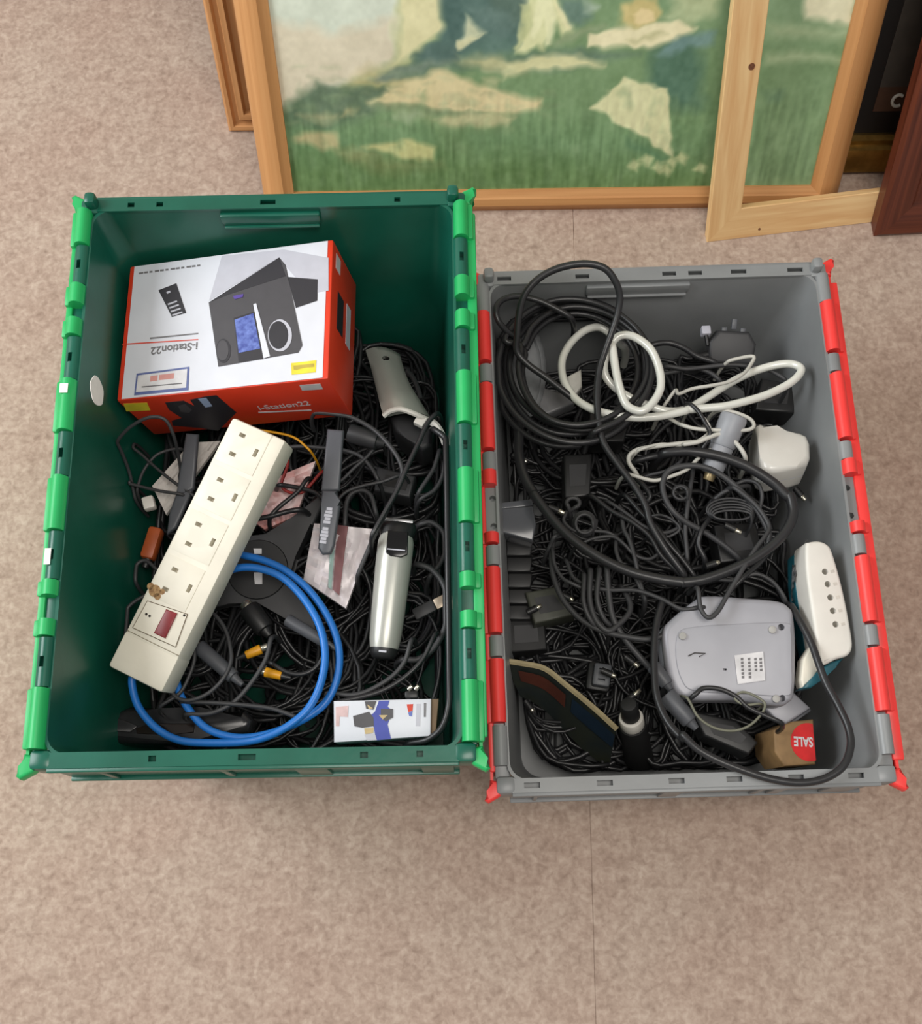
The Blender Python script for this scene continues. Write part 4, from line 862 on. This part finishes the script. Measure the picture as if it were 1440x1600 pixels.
# --- heavy black cable
hv = Z5([(250, 1020, .150), (268, 1120, .170), (270, 1260, .180), (305, 1400, .186), (365, 1500, .19)])+Z7([(290, 40, .192), (380, 160, .194), (470, 250, .196), (600, 340, .198), (750, 410, .2), (900, 447, .202), (1000, 460, .204)])+Z8([(20, 462, .204), (130, 445, .205), (300, 380, .206), (430, 300, .207), (515, 215, .207), (550, 130, .206), (535, 45, .205)])+Z6([(645, 1500, .204), (560, 1420, .203), (430, 1335, .202), (300, 1280, .2), (180, 1248, .198), (50, 1232, .195), (-60, 1240, .19)])
cable(hv, .2, .0056, C_BLK, 'heavy black cable sweeping round the thin tangled leads', 'heavy_cable', n=12)
rc(ZM([(1065, 785), (980, 715), (880, 650), (790, 600), (720, 540), (680, 470), (668, 400), (690, 340), (740, 310), (830, 300), (920, 318), (1010, 370), (1090, 440), (1160, 520), (1210, 600), (1238, 670), (1235, 720)]), [.17, .19, .195, .193, .19], .0034, C_GRY, 'charcoal lead forming a tilted loop under the white adapter')
rc(Z7([(380, 270), (372, 340), (385, 440), (430, 545), (510, 635), (610, 692), (720, 720), (840, 735), (930, 705), (1010, 635), (1070, 560)]), [.165, .175, .185, .19], .0032, C_GRY, 'dark lead hanging in a wide curve left of the grey device')
for k, (q) in enumerate(([(640, 400), (648, 520), (672, 640), (735, 745), (820, 845), (900, 930)], [(560, 420), (556, 540), (585, 640), (645, 695), (700, 660), (745, 610), (750, 560), (720, 500)], [(602, 415), (592, 540), (628, 640), (690, 690)], [(530, 440), (528, 560), (570, 655), (620, 690)])):
    rc(Z7(q), [.186, .180+.003*k, .172], .0036-.0003*k, C_GRY, ['long charcoal lead running down to the grey rectangular plug', 'charcoal lead doubling back on itself beside the bundle', 'middle strand of the charcoal bundle below the heavy cable', 'outer left strand of the charcoal bundle below the heavy cable'][k])
rc(Z7([(450, 370), (480, 440), (560, 480), (650, 498), (780, 500), (900, 540), (1000, 590), (1090, 580)]), [.17, .188, .2], .0024, C_GRY, 'thin charcoal lead crossing the bundle toward the grey device')
# --- lead over the front rim
fr_ = Z7([(905, 560, .19), (880, 650, .195), (868, 760, .2), (868, 900, .205), (882, 1020, .21), (930, 1130, .216), (1000, 1210, .222)])+Z8([(20, 1195, .227), (90, 1262, .230), (200, 1322, .2315), (330, 1372, .2315), (450, 1408, .2315), (580, 1425, .2315), (700, 1405, .2315), (790, 1345, .2315), (826, 1250, .228), (815, 1160, .224), (770, 1060, .220), (710, 950, .216), (672, 850, .213), (640, 760, .208), (590, 660, .200), (550, 590, .19)])
rc(fr_, .22, .0040, C_BLK, 'black lead drooping over the front rim of the grey crate', n=10)
rc(Z8([(95, 505), (105, 585), (140, 630), (185, 605), (235, 520), (300, 410), (370, 300), (425, 225), (430, 180), (375, 95), (280, 15)]), [.212, .212, .21, .2, .195], .0026, C_GRY, 'charcoal lead hooking over the top edge of the grey device')
M_OLV = mat('cable_olive', (120, 120, 104), .5)
rc(Z8([(50, 1030), (95, 1110), (170, 1160), (260, 1175), (340, 1150), (400, 1090), (412, 1040), (350, 1000), (300, 990), (270, 1020), (320, 1050), (380, 1045)]), .208, .0014, M_OLV, 'fine olive wire curled below the grey device')
rc(Z8([(80, 1000), (120, 970), (200, 975), (275, 1010), (330, 1060), (400, 1095), (480, 1130)]), .208, .0026, C_BLK, 'short black lead lying over the lower edge of the grey device')
# --- thin bundled wires
for k in range(5):
    q = ZM([(1030+ (125-6*k)*math.cos(a)+3*k, 552+(62-9*k)*math.sin(a)+ (k-2)*7) for a in np.linspace(.2, 2*math.pi+.1, 16)])
    rc(q, [.186+.002*k, .190+.002*k], .0013, C_GRY, ['outermost', 'second outermost', 'middle', 'second innermost', 'innermost'][k]+' thin wire of the small flattened hank below the loop')
rc(ZM([(765+48*math.cos(a)*(1-.02*a), 445+42*math.sin(a)*(1-.02*a)) for a in np.linspace(0, 4*math.pi, 28)]), [.18, .19], .0016, C_GRY, 'thin wire rolled into a small tight spiral')
rc(ZM([(250+62*math.cos(a)*(1-.015*a), 610+66*math.sin(a)*(1-.015*a)) for a in np.linspace(0, 6*math.pi, 42)]), [.176, .19], .0020, C_GRY, 'thin lead wound in three rings beside the heavy cable')
rc(ZM([(188+34*math.cos(a), 500+26*math.sin(a)) for a in np.linspace(2.5, 2*math.pi+1.2, 14)]), .178, .0026, C_GRY, 'short dark hook of lead near the brass connector')
LW = [([(480, 470), (560, 560), (640, 640), (700, 720), (770, 800), (830, 880)], .0030), ([(300, 470), (390, 540), (500, 600), (600, 680), (660, 780), (760, 880)], .0030), ([(390, 500), (480, 560), (560, 620), (660, 660), (740, 640), (770, 600)], .0022),
 ([(830, 330), (815, 430), (800, 540), (790, 650), (800, 780)], .0026), ([(500, 350), (560, 400), (600, 460), (580, 500)], .0032), ([(230, 720), (300, 690), (400, 680), (460, 720), (520, 780), (600, 800), (660, 760)], .0020),
 ([(450, 560), (460, 640), (490, 700), (520, 800), (540, 900), (570, 1000)], .0026), ([(420, 690), (420, 760), (450, 830), (520, 900), (560, 990)], .0024), ([(940, 500), (920, 580), (880, 640), (860, 720), (890, 790)], .0030),
 ([(150, 560), (140, 600), (200, 650), (300, 650), (380, 660), (440, 700)], .0020), ([(70, 720), (90, 680), (140, 660)], .0024), ([(80, 760), (90, 830), (130, 900), (180, 930), (260, 960), (380, 965), (500, 965)], .0022),
 ([(610, 570), (660, 565), (720, 590), (760, 640), (700, 680), (640, 670)], .0016), ([(1060, 400), (1120, 380), (1180, 400), (1200, 460), (1190, 520)], .0024), ([(960, 470), (1000, 440), (1060, 420), (1110, 410)], .0026),
 ([(1240, 760), (1180, 830), (1110, 890), (1040, 960), (990, 1020)], .0030), ([(960, 910), (1060, 915), (1160, 880), (1240, 910), (1290, 960), (1320, 1010)], .0024), ([(540, 270), (620, 250), (700, 240), (770, 220), (820, 215)], .0040), ([(600, 350), (680, 330), (750, 290), (780, 250)], .0020)]
LL = ['straight thin lead crossing the middle of the tangle', 'long thin lead running from the small adapter to the heavy cable', 'thin lead curving through the tangle to a small bend', 'dark lead hanging straight down inside the tilted loop',
 'stubby thick lead end in the tangle', 'thin wavy lead above the sweep of the heavy cable', 'dark lead running under the heavy cable', 'second dark lead running under the heavy cable', 'thick lead dropping beside the small flattened hank', 'fine lead crossing the three wound rings',
 'short lead end touching the heavy cable start', 'fine lead sagging over the charcoal bundle', 'fine wire making a small open ring in the tangle', 'dark lead curving behind the small flattened hank', 'short lead above the small flattened hank',
 'dark lead passing under the heavy cable toward the grey device', 'thin lead curving between the grey device and white switch', 'flat dark lead below the white leads', 'thin dark lead curling under the white leads']
for (q, r_), lb in zip(LW, LL): rc(ZM(q), [.176, .184, .178], r_, C_GRY if r_ < .0028 else C_BLK, lb)
rc(Z6([(-60, 730), (40, 745), (150, 735), (300, 720), (430, 730), (530, 750), (620, 800)]), .178, .0026, C_GRY, 'charcoal lead below the black mains plug')
rc(Z6([(-150, 600), (-60, 590), (30, 620), (110, 670), (200, 700)]), .176, .0034, C_BLK, 'black lead running from the coil to the mains plug')
rc(Z6([(-120, 780), (-20, 760), (80, 740), (170, 760), (230, 800)]), .172, .0028, C_GRY, 'dark lead between silver cable and mains plug')
rc(Z6([(80, 960, .208), (120, 1000, .21), (160, 1070, .21), (185, 1130, .206), (150, 1200, .2)]), .205, .0024, C_BLK, 'thin black lead bending over the silver cable')
# --- mains plug
mp = thing('mains_plug', 'black three-pin mains plug lying beyond the silver cable', 'plug', Matrix.Translation(P(1140, 545, .150)))
mi = Matrix.Translation(-P(1140, 545, .150)); rot = T(0, 0, 0, -.1, .5)
part('plug_body', MB().slab([(-.026, -.018), (.026, -.018), (.028, .006), (.018, .020), (-.018, .020), (-.028, .006)], -.012, .014, .004, M=rot), M_CHAR, mp)
for x, y in ((-.011, .004), (.011, .004), (0, .014)): part('pin', MB().box((x, y+.014, .008), (.006, .012, .004), .0006, M=rot), M_GREY2, mp)
part('flex_grip', MB().cyl((-.022, -.006, 0), (-.045, -.012, .002), .006, .004, 12), M_BLACK, mp)
wb = thing('white_connector', 'small white connector left of the black mains plug', 'connector', Matrix.Translation(P(1102, 518, .165)))
part('shell', MB().box((0, 0, 0), (.011, .011, .010), .0015), M_PLT, wb); part('lead_end', MB().cyl((0, -.004, 0), (.002, -.016, -.004), .0025, n=10), M_BLACK, wb)
# --- white adapter
wa = pxframe((1188, 725), (1266, 725), .196, .196, (0, .30, 1))
ad = thing('white_adapter', 'glossy white plastic adapter with scooped edge beside the tubular connector', 'adapter', dropM(wa.M, .042))
o_ = wa.out(Z6([(455, 1075), (480, 1058), (515, 1068), (570, 1104), (640, 1112), (720, 1112), (765, 1135), (782, 1180), (784, 1260), (765, 1300), (700, 1318), (560, 1345), (500, 1325), (482, 1270), (470, 1180)]))
mb = MB().slab(o_, -.042, 0, .007, 4); bmesh.ops.translate(mb.bm, vec=(0, 0, .042), verts=mb.bm.verts)
part('case', mb, mat('gloss_white', (212, 209, 202), .22, 0, .03, 30), ad, angle=60)
part('side_seam', MB().slab([(x*1.002, y*1.002) for x, y in o_], .020, .0206), M_PLT, ad)
# --- grey tubular connector
ta, tb = P(1148, 648, .205), P(1108, 745, .175); td = tb-ta
tu = thing('tube_connector', 'pale grey tubular connector standing in the white leads', 'connector', Matrix.Translation(ta))
M_PGT = mat('pale_grey_tube', (150, 152, 158), .45, 0, .05)
part('upper_tube', MB().cyl((0, 0, 0), td*.52, .0155, .0150, 24, .004), M_PGT, tu); part('lower_tube', MB().cyl(td*.50, td*.95, .0135, .0125, 24, .002), M_PGT, tu); part('brass_ring', MB().cyl(td*.93, td*1.06, .007, .006, 16, .001), mat('dull_brass', (190, 170, 130), .35, .6), tu)
# --- grey device with label
gd_ = pxframe((1045, 1075), (1240, 1075), .190, .192, (0, -.10, 1))
dv = thing('grey_router', 'upturned pale grey box with white barcode label near the front rim', 'router', dropM(gd_.M, .034))
def dup_(mb): bmesh.ops.translate(mb.bm, vec=(0, 0, .034), verts=mb.bm.verts); return mb
dvo = [(1105, 930), (1160, 933), (1215, 938), (1234, 948), (1241, 962), (1244, 1010), (1242, 1082), (1232, 1098), (1214, 1103), (1150, 1094), (1085, 1094), (1062, 1088), (1046, 1064), (1037, 1020), (1036, 985), (1050, 966), (1085, 938)]
dh = MB()
for (x, y) in ((1220, 980), (1222, 1091)): q = gd_.loc(x, y, .001); dh.cyl((q[0], q[1], -.012), (q[0], q[1], .02), .0036, n=14)
dh.box((*gd_.loc(1132, 1046, .0012), .004), (.004, .0022, .020))
dh = dh.mesh('cutter'); dh.transform(Matrix.Translation((0, 0, .034)))
def dcut(): c = MB(); c.bm.from_mesh(dh); return c
part('case', cut(dup_(pillow(gd_.out(dvo), -.034, 0, .007)), dcut(), M_GREYP, 60), M_GREYP, dv)
part('base_panel', cut(dup_(pillow(gd_.out([(1060, 988), (1090, 979), (1150, 975), (1226, 973), (1235, 986), (1236, 1030), (1236, 1076), (1224, 1088), (1150, 1084), (1084, 1080), (1064, 1062), (1055, 1025)]), -.003, .0012, .001)), dcut(), M_GREYP, 60), M_GREYP, dv)
lb = part('label_sticker', dup_(MB().slab(gd_.out([(1147, 1024), (1192, 1018), (1195, 1063), (1152, 1069)], .0026), .0021, .0026)), M_STW, dv, 'white label with printed lines')
for k, xx in enumerate((1157, 1168, 1178, 1186)):
  for j in range(6 if k < 2 else 4):
    ya, yb = 1028+j*5.6, 1028+j*5.6+3.8
    part('label_print', dup_(MB().slab(gd_.out([(xx+j*.3, ya), (xx+4+j*.3, ya-.4), (xx+4+j*.3, yb), (xx+j*.3, yb)], .003), .0026, .0029)), M_GINK, lb)
for (x, y) in ((1206, 984), (1212, 1092), (1066, 994)):
    q = gd_.loc(x, y, .002); part('rubber_foot', dup_(MB().cyl((q[0], q[1], .001), (q[0], q[1], .0040), .0042, n=14, bev=.001)), mat('foot_rubber', (178, 176, 172), .6), dv)
part('scuff_mark', dup_(MB().tube([(*gd_.loc(x, y, .0022), .0023) for x, y in ((1075, 1025), (1085, 1020), (1102, 1021), (1092, 1026))], .0006, 6)), M_HOLE, dv)
# grey wedge beside it
wg = thing('grey_wedge', 'pale grey flat moulding tucked under the corner of the upturned grey box', 'plastic part', Matrix.Translation(P(1225, 1110, .14)))
wi = Matrix.Translation(-P(1225, 1110, .14))
part('plate', MB().slab([tuple((wi @ P(x, y, .155)).xy) for x, y in ((1180, 1095), (1240, 1082), (1266, 1106), (1228, 1132), (1212, 1122))], .005, .016, .003), M_GREYP, wg)
part('edge_lip', MB().slab([tuple((wi @ P(x, y, .155)).xy) for x, y in ((1228, 1132), (1266, 1106), (1268, 1110), (1230, 1137))], .001, .013, .001), M_GREY2, wg)
# --- white network switch on its edge
nf = pxframe((1262, 860), (1318, 1022), .214, .204, (.0, .12, 1))
ns = thing('network_switch', 'white network switch with five indicator holes standing on edge beside the upturned grey box', 'network switch', dropM(nf.M, .055))
def nup(mb): bmesh.ops.translate(mb.bm, vec=(0, 0, .055), verts=mb.bm.verts); return mb
no_ = nf.out(Z8([(612, 285), (630, 266), (680, 262), (720, 280), (742, 318), (778, 440), (806, 560), (830, 690), (838, 770), (815, 812), (760, 830), (700, 858), (678, 830), (660, 720), (640, 590), (616, 420)]))
ih = MB()
for x, y in ((703, 410), (716, 470), (729, 534), (741, 598), (754, 663)): q = nf.loc(*Z8([(x, y)])[0], 0); ih.cyl((q[0], q[1], -.014), (q[0], q[1], .01), .0034, n=16)
part('case', cut(nup(pillow(no_, -.035, 0, .004)), nup(ih), M_WHITE, 60), M_WHITE, ns)
ncx, ncy = sum(p[0] for p in no_)/len(no_), sum(p[1] for p in no_)/len(no_)
part('teal_base', nup(MB().slab([(ncx+(x-ncx)*.97, ncy+(y-ncy)*.94-.002) for x, y in no_], -.055, -.034, .002)), mat('teal_plastic', (32, 98, 112), .4), ns, 'teal underside')
te = nf.out(Z8([(800, 822), (740, 842), (690, 872), (640, 925), (598, 972), (640, 968), (700, 925), (760, 868)]), -.004)
part('teal_foot', nup(MB().slab(te, -.03, -.006, .002)), MATS['teal_plastic'], ns)
part('side_wing', nup(MB().slab(nf.out(Z8([(690, 862), (676, 800), (640, 770), (600, 830), (588, 930), (598, 968), (640, 922)]), -.010), -.03, -.010, .002)), M_CREAM, ns)
for x, y in ((703, 410), (716, 470), (729, 534), (741, 598), (754, 663)):
    q = nf.loc(*Z8([(x+36, y-2)])[0], .0003); part('printed_icon', nup(MB().box((q[0], q[1], .0002), (.003, .004, .0003))), mat('icon_grey', (206, 200, 190), .5), ns)
# --- sale tin
sf = pxframe((1236, 1165), (1280, 1165), .165, .160, (.10, -.05, 1))
sa = thing('sale_carton', 'tan carton with round red SALE sticker in a corner of the grey crate', 'box', dropM(sf.M, .05))
def sup(mb): bmesh.ops.translate(mb.bm, vec=(0, 0, .05), verts=mb.bm.verts); return mb
ZW = Zm(1120, 1000, .1389)
part('carton_body', sup(MB().slab(sf.out(ZW([(640, 1010), (850, 915), (1085, 890), (1110, 1400), (760, 1420), (650, 1260)])), -.05, 0, .002)), mat('tan_card', (150, 118, 78), .6, 0, .15), sa)
cx_, cy_ = sf.loc(*ZW([(1030, 1150)])[0]); rr_ = .0205; sxr = sf.loc(*ZW([(1096, 1150)])[0])[0]-.0005
part('red_sticker', sup(MB().slab([(min(cx_+rr_*math.cos(a), sxr), cy_+rr_*math.sin(a)) for a in np.linspace(0, 2*math.pi, 30, endpoint=False) if True], .0001, .0005)), mat('sale_red', (222, 40, 42), .4), sa, 'red round sticker')
text('printed_text', 'SALE', .0142, M_STW, sa, T((cx_-rr_+sxr)/2+.0008, cy_+.001, .0507, math.pi-.05), sx=.72, bold=.0004)
# --- bent glossy board
bt_top = [(790, 1036, .150), (816, 1040, .150), (850, 1048, .148), (885, 1075, .143), (925, 1108, .136), (962, 1142, .128)]
bt_bot = [(812, 1088, .085), (828, 1095, .085), (853, 1112, .080), (880, 1140, .072), (915, 1175, .064), (950, 1200, .058)]
tp = spline([P(*q) for q in bt_top], 4); bo = spline([P(*q) for q in bt_bot], 4); lps = []
for a, c in zip(tp, bo):
    n_ = Vector((.35, .9, .2)).normalized()*.0045; lps.append([tuple(a), tuple(c), tuple(c+n_), tuple(a+n_)])
bd_ = part('bent_board', MB().loft(lps), mat('glossy_cover', (52, 56, 46), .4, 0, .2, 25, rgb2=(38, 46, 48)), angle=30); tag(bd_, 'bent dark board with cream edge standing beside the white-collared cylinder', 'board')
part('cream_edge', MB().tube([a+Vector((.0008, .002, .001)) for a in tp], .0034, 6), mat('cream_edge', (172, 158, 122), .6), bd_)
part('red_patch', MB().loft([[tuple(a.lerp(c, .12)-Vector((.0007, .0018, 0))), tuple(a.lerp(c, .42)-Vector((.0007, .0018, 0)))] for a, c in zip(tp[3:13], bo[3:13])], closed=False), mat('rust_red', (96, 50, 38), .5), bd_)
part('blue_patch', MB().loft([[tuple(a.lerp(c, .08)-Vector((.0007, .0018, 0))), tuple(a.lerp(c, .40)-Vector((.0007, .0018, 0)))] for a, c in zip(tp[13:], bo[13:])], closed=False), mat('ink_blue', (30, 48, 66), .4), bd_)
# --- white-collared black cylinder
ka, kb = P(985, 1118, .150), P(998, 1185, .060)
kc = thing('spray_bottle', 'black cylinder with white collar beside the bent board', 'bottle', Matrix.Translation(kb)); kd = ka-kb
part('body', MB().cyl((0, 0, 0), kd*.80, .017, .015, 24, .002), M_BLACK2, kc); part('white_collar', MB().cyl(kd*.80, kd*.97, .0135, .0135, 24, .002), M_WHITE, kc); part('cap', MB().cyl(kd*.97, kd*1.25, .0105, .009, 20, .002), M_BLACK2, kc)
# --- adapters on the left wall
lf = pxframe((772, 850), (836, 850), .160, .160, (0, -.12, 1))
la_ = thing('grey_adapter', 'grey power adapter with raised top edge next to the black ribbed adapter', 'adapter', dropM(lf.M, .05))
mb = MB().slab(lf.out(Z7([(105, 108), (285, 92), (300, 180), (285, 262), (110, 215)])), 0, .05, .002); part('case', mb, mat('dark_grey_gloss', (84, 86, 91), .15, 0, .06, 30), la_)
mb = MB().slab(lf.out(Z7([(98, 82), (280, 60), (286, 92), (104, 112)]), -.002), .006, .048, .001); part('top_edge', mb, mat('dark_grey_gloss', (84, 86, 91), .15, 0, .06, 30), la_)
rb = thing('ribbed_adapter', 'black ribbed power adapter next to the grey adapter', 'adapter', Matrix.Translation(P(812, 900, .075)))
ri = Matrix.Translation(-P(812, 900, .075))
for k in range(5):
    y0, y1 = 845+k*25, 868+k*25
    part('rib', MB().slab([tuple((ri @ P(x, y, .125-.004*k)).xy) for x, y in ((790+k, y0), (832, y0), (829, y1), (791+k, y1))], 0, .05-.004*k, .002), M_BLACK, rb)
for (pxs, z, lab, m) in (([(880, 710), (925, 708), (922, 775), (882, 778)], .165, 'black block adapter between the coil and the heavy cable', M_BLACK), ([(820, 925), (870, 915), (900, 960), (835, 975)], .120, 'olive-grey flat adapter beside the black ribbed adapter', mat('olive_grey', (74, 76, 66), .5)),
    ([(790, 965), (850, 962), (855, 1015), (792, 1020)], .10, 'large black adapter behind the bent board', M_BLACK2), ([(1115, 820), (1180, 815), (1195, 870), (1125, 880)], .160, 'black square adapter inside the sweep of the heavy cable', M_BLACK), ([(1080, 1110), (1150, 1125), (1185, 1160), (1170, 1180), (1100, 1150)], .15, 'black angled adapter in front of the upturned grey box', M_BLACK),
    ([(1190, 590), (1245, 600), (1240, 645), (1180, 640)], .13, 'black adapter under the far bend of the silver cable', M_BLACK), ([(920, 640), (985, 650), (975, 690), (915, 690)], .125, 'black adapter under the coil of lead', M_BLACK)):
    c_ = P(sum(p[0] for p in pxs)/len(pxs), sum(p[1] for p in pxs)/len(pxs), z-.035); t_ = thing('power_adapter', lab, 'adapter', Matrix.Translation(c_), 'black power adapters in the grey crate')
    ol = [tuple((P(x, y, z)-c_).xy) for x, y in pxs]; part('case', MB().slab(ol, 0, .035, .003), m, t_)
    cxm = sum(p[0] for p in ol)/len(ol); cym = sum(p[1] for p in ol)/len(ol); part('rating_label', MB().slab([(cxm+(x-cxm)*.6, cym+(y-cym)*.5) for x, y in ol], .0345, .0354), M_CHAR, t_)
# --- grey cups / pouches in the rear left, small connectors
gp = thing('grey_pouch', 'translucent grey plastic cup showing through the big coil', 'cup', Matrix.Translation(P(805, 590, .10)))
gi = Matrix.Translation(-P(805, 590, .10)); c0 = P(805, 585, .15)
part('cup', MB().loft([[tuple((gi @ P(818+rx*math.cos(a), 580+ry*math.sin(a), z))) for a in np.linspace(0, 2*math.pi, 24, endpoint=False)] for rx, ry, z in ((26, 58, .10), (32, 70, .13), (35, 76, .155), (28, 66, .160), (24, 60, .156))]), mat('cloudy_plastic', (140, 142, 144), .25, 0, .2, 40), gp, angle=60)
part('cup_fold', MB().tube([gi @ P(x, y, .161) for x, y in ((803, 525), (798, 560), (805, 600), (813, 640))], .002, 6), MATS['cloudy_plastic'], gp)
gp2 = thing('grey_cup', 'round grey plastic lid under the black lead bulging from the coil', 'lid', Matrix.Translation(P(797, 482, .15)))
c_ = P(797, 482, .15); part('disc', MB().cyl((0, 0, -.006), (0, 0, .004), .022, .020, 28, .002), M_GREY2, gp2); part('disc_ring', MB().cyl((0, 0, .003), (0, 0, .006), .014, .013, 24, .001), M_GREYP, gp2)
q_ = thing('grey_connector', 'grey folded plastic connector with white end inside the coil', 'connector', Matrix.Translation(P(870, 630, .135)))
qi = Matrix.Translation(-P(870, 630, .135))
part('grey_shell', MB().slab([tuple((qi @ P(*p, .155)).xy) for p in Z5([(340, 880), (400, 850), (560, 900), (600, 950), (430, 1020), (390, 980)])], .0, .02, .003), mat('mid_grey', (112, 112, 114), .45), q_)
part('white_end', MB().slab([tuple((qi @ P(*p, .165)).xy) for p in Z5([(555, 790), (640, 745), (645, 850), (600, 910), (560, 850)])], .014, .03, .003), mat('offwhite_plug', (206, 204, 196), .4), q_)
vg = thing('grey_block_plug', 'small grey rectangular plug with slots beside the bent board', 'plug', Matrix.Translation(P(938, 1058, .125)))
part('face', cut(MB().box((0, 0, .008), (.020, .026, .014), .003, M=T(0, 0, 0, -.2)), MB().box((0, .006, .015), (.008, .002, .012), M=T(0, 0, 0, -.2)).box((0, -.006, .015), (.008, .002, .012), M=T(0, 0, 0, -.2)), M_GREY2), M_GREY2, vg)
part('housing', MB().box((-.002, 0, -.004), (.028, .034, .016), .005, M=T(0, 0, 0, -.2)), M_BLACK, vg)
stub((1040, 1085), (1078, 1128), .195, .010, M_GREY2, 'thick grey strain-relief plug at the left corner of the upturned grey box')
stub((1020, 1040), (1042, 1070), .19, .008, M_GREY2, 'small grey plug beside the left edge of the upturned grey box')
for (x, y, qx, qy, z, lb_) in ((990, 1036, 998, 1042, .16, 'tiny brass jack tip left of the upturned grey box'), (955, 1054, 962, 1057, .15, 'tiny silver tip beside the slotted grey plug'), (990, 1086, 1000, 1078, .158, 'bright brass jack tip above the white-collared cylinder'), (838, 950, 846, 946, .14, 'tiny silver tip on the olive-grey adapter'), (890, 935, 896, 938, .15, 'tiny brass tip beside the charcoal bundle'), (1148, 828, 1158, 833, .192, 'shiny steel tip on the small flattened hank'), (1118, 880, 1124, 878, .185, 'white plastic tip near the heavy cable bottom'), (815, 718, 823, 722, .165, 'tiny brass tip left of the block adapter'), (872, 798, 882, 802, .178, 'brass connector end beside the heavy cable'), (1252, 775, 1258, 782, .15, 'tiny brass tip poking out beside the glossy white adapter'), (830, 1108, 833, 1112, .09, 'silver screw on the black bracket under the bent board')):
    a = P(x, y, z); b_ = P(qx, qy, z); t_ = thing('jack_tip', lb_, 'connector', Matrix.Translation(a), 'small metal connector tips'); d = (b_-a)
    part('tip', MB().cyl((0, 0, 0), d, .0030, .0024, 10, .0006), M_METAL, t_); part('sleeve', MB().cyl(-d.normalized()*.012, (0, 0, 0), .0036, .0040, 10), M_BLACK, t_)
# translucent bag scrap at the right
sc = part('clear_bag', sheet([(1238, 880), (1262, 840), (1262, 920), (1236, 940)], lambda u, v: .175+.01*math.sin(5*v), .002, amp=.004, seed=9, nx=8, ny=12), mat('clear_film', (120, 120, 122), .15, 0, .3, 60, alpha=.6), angle=20); tag(sc, 'crumpled clear plastic bag scrap left of the network switch', 'bag')
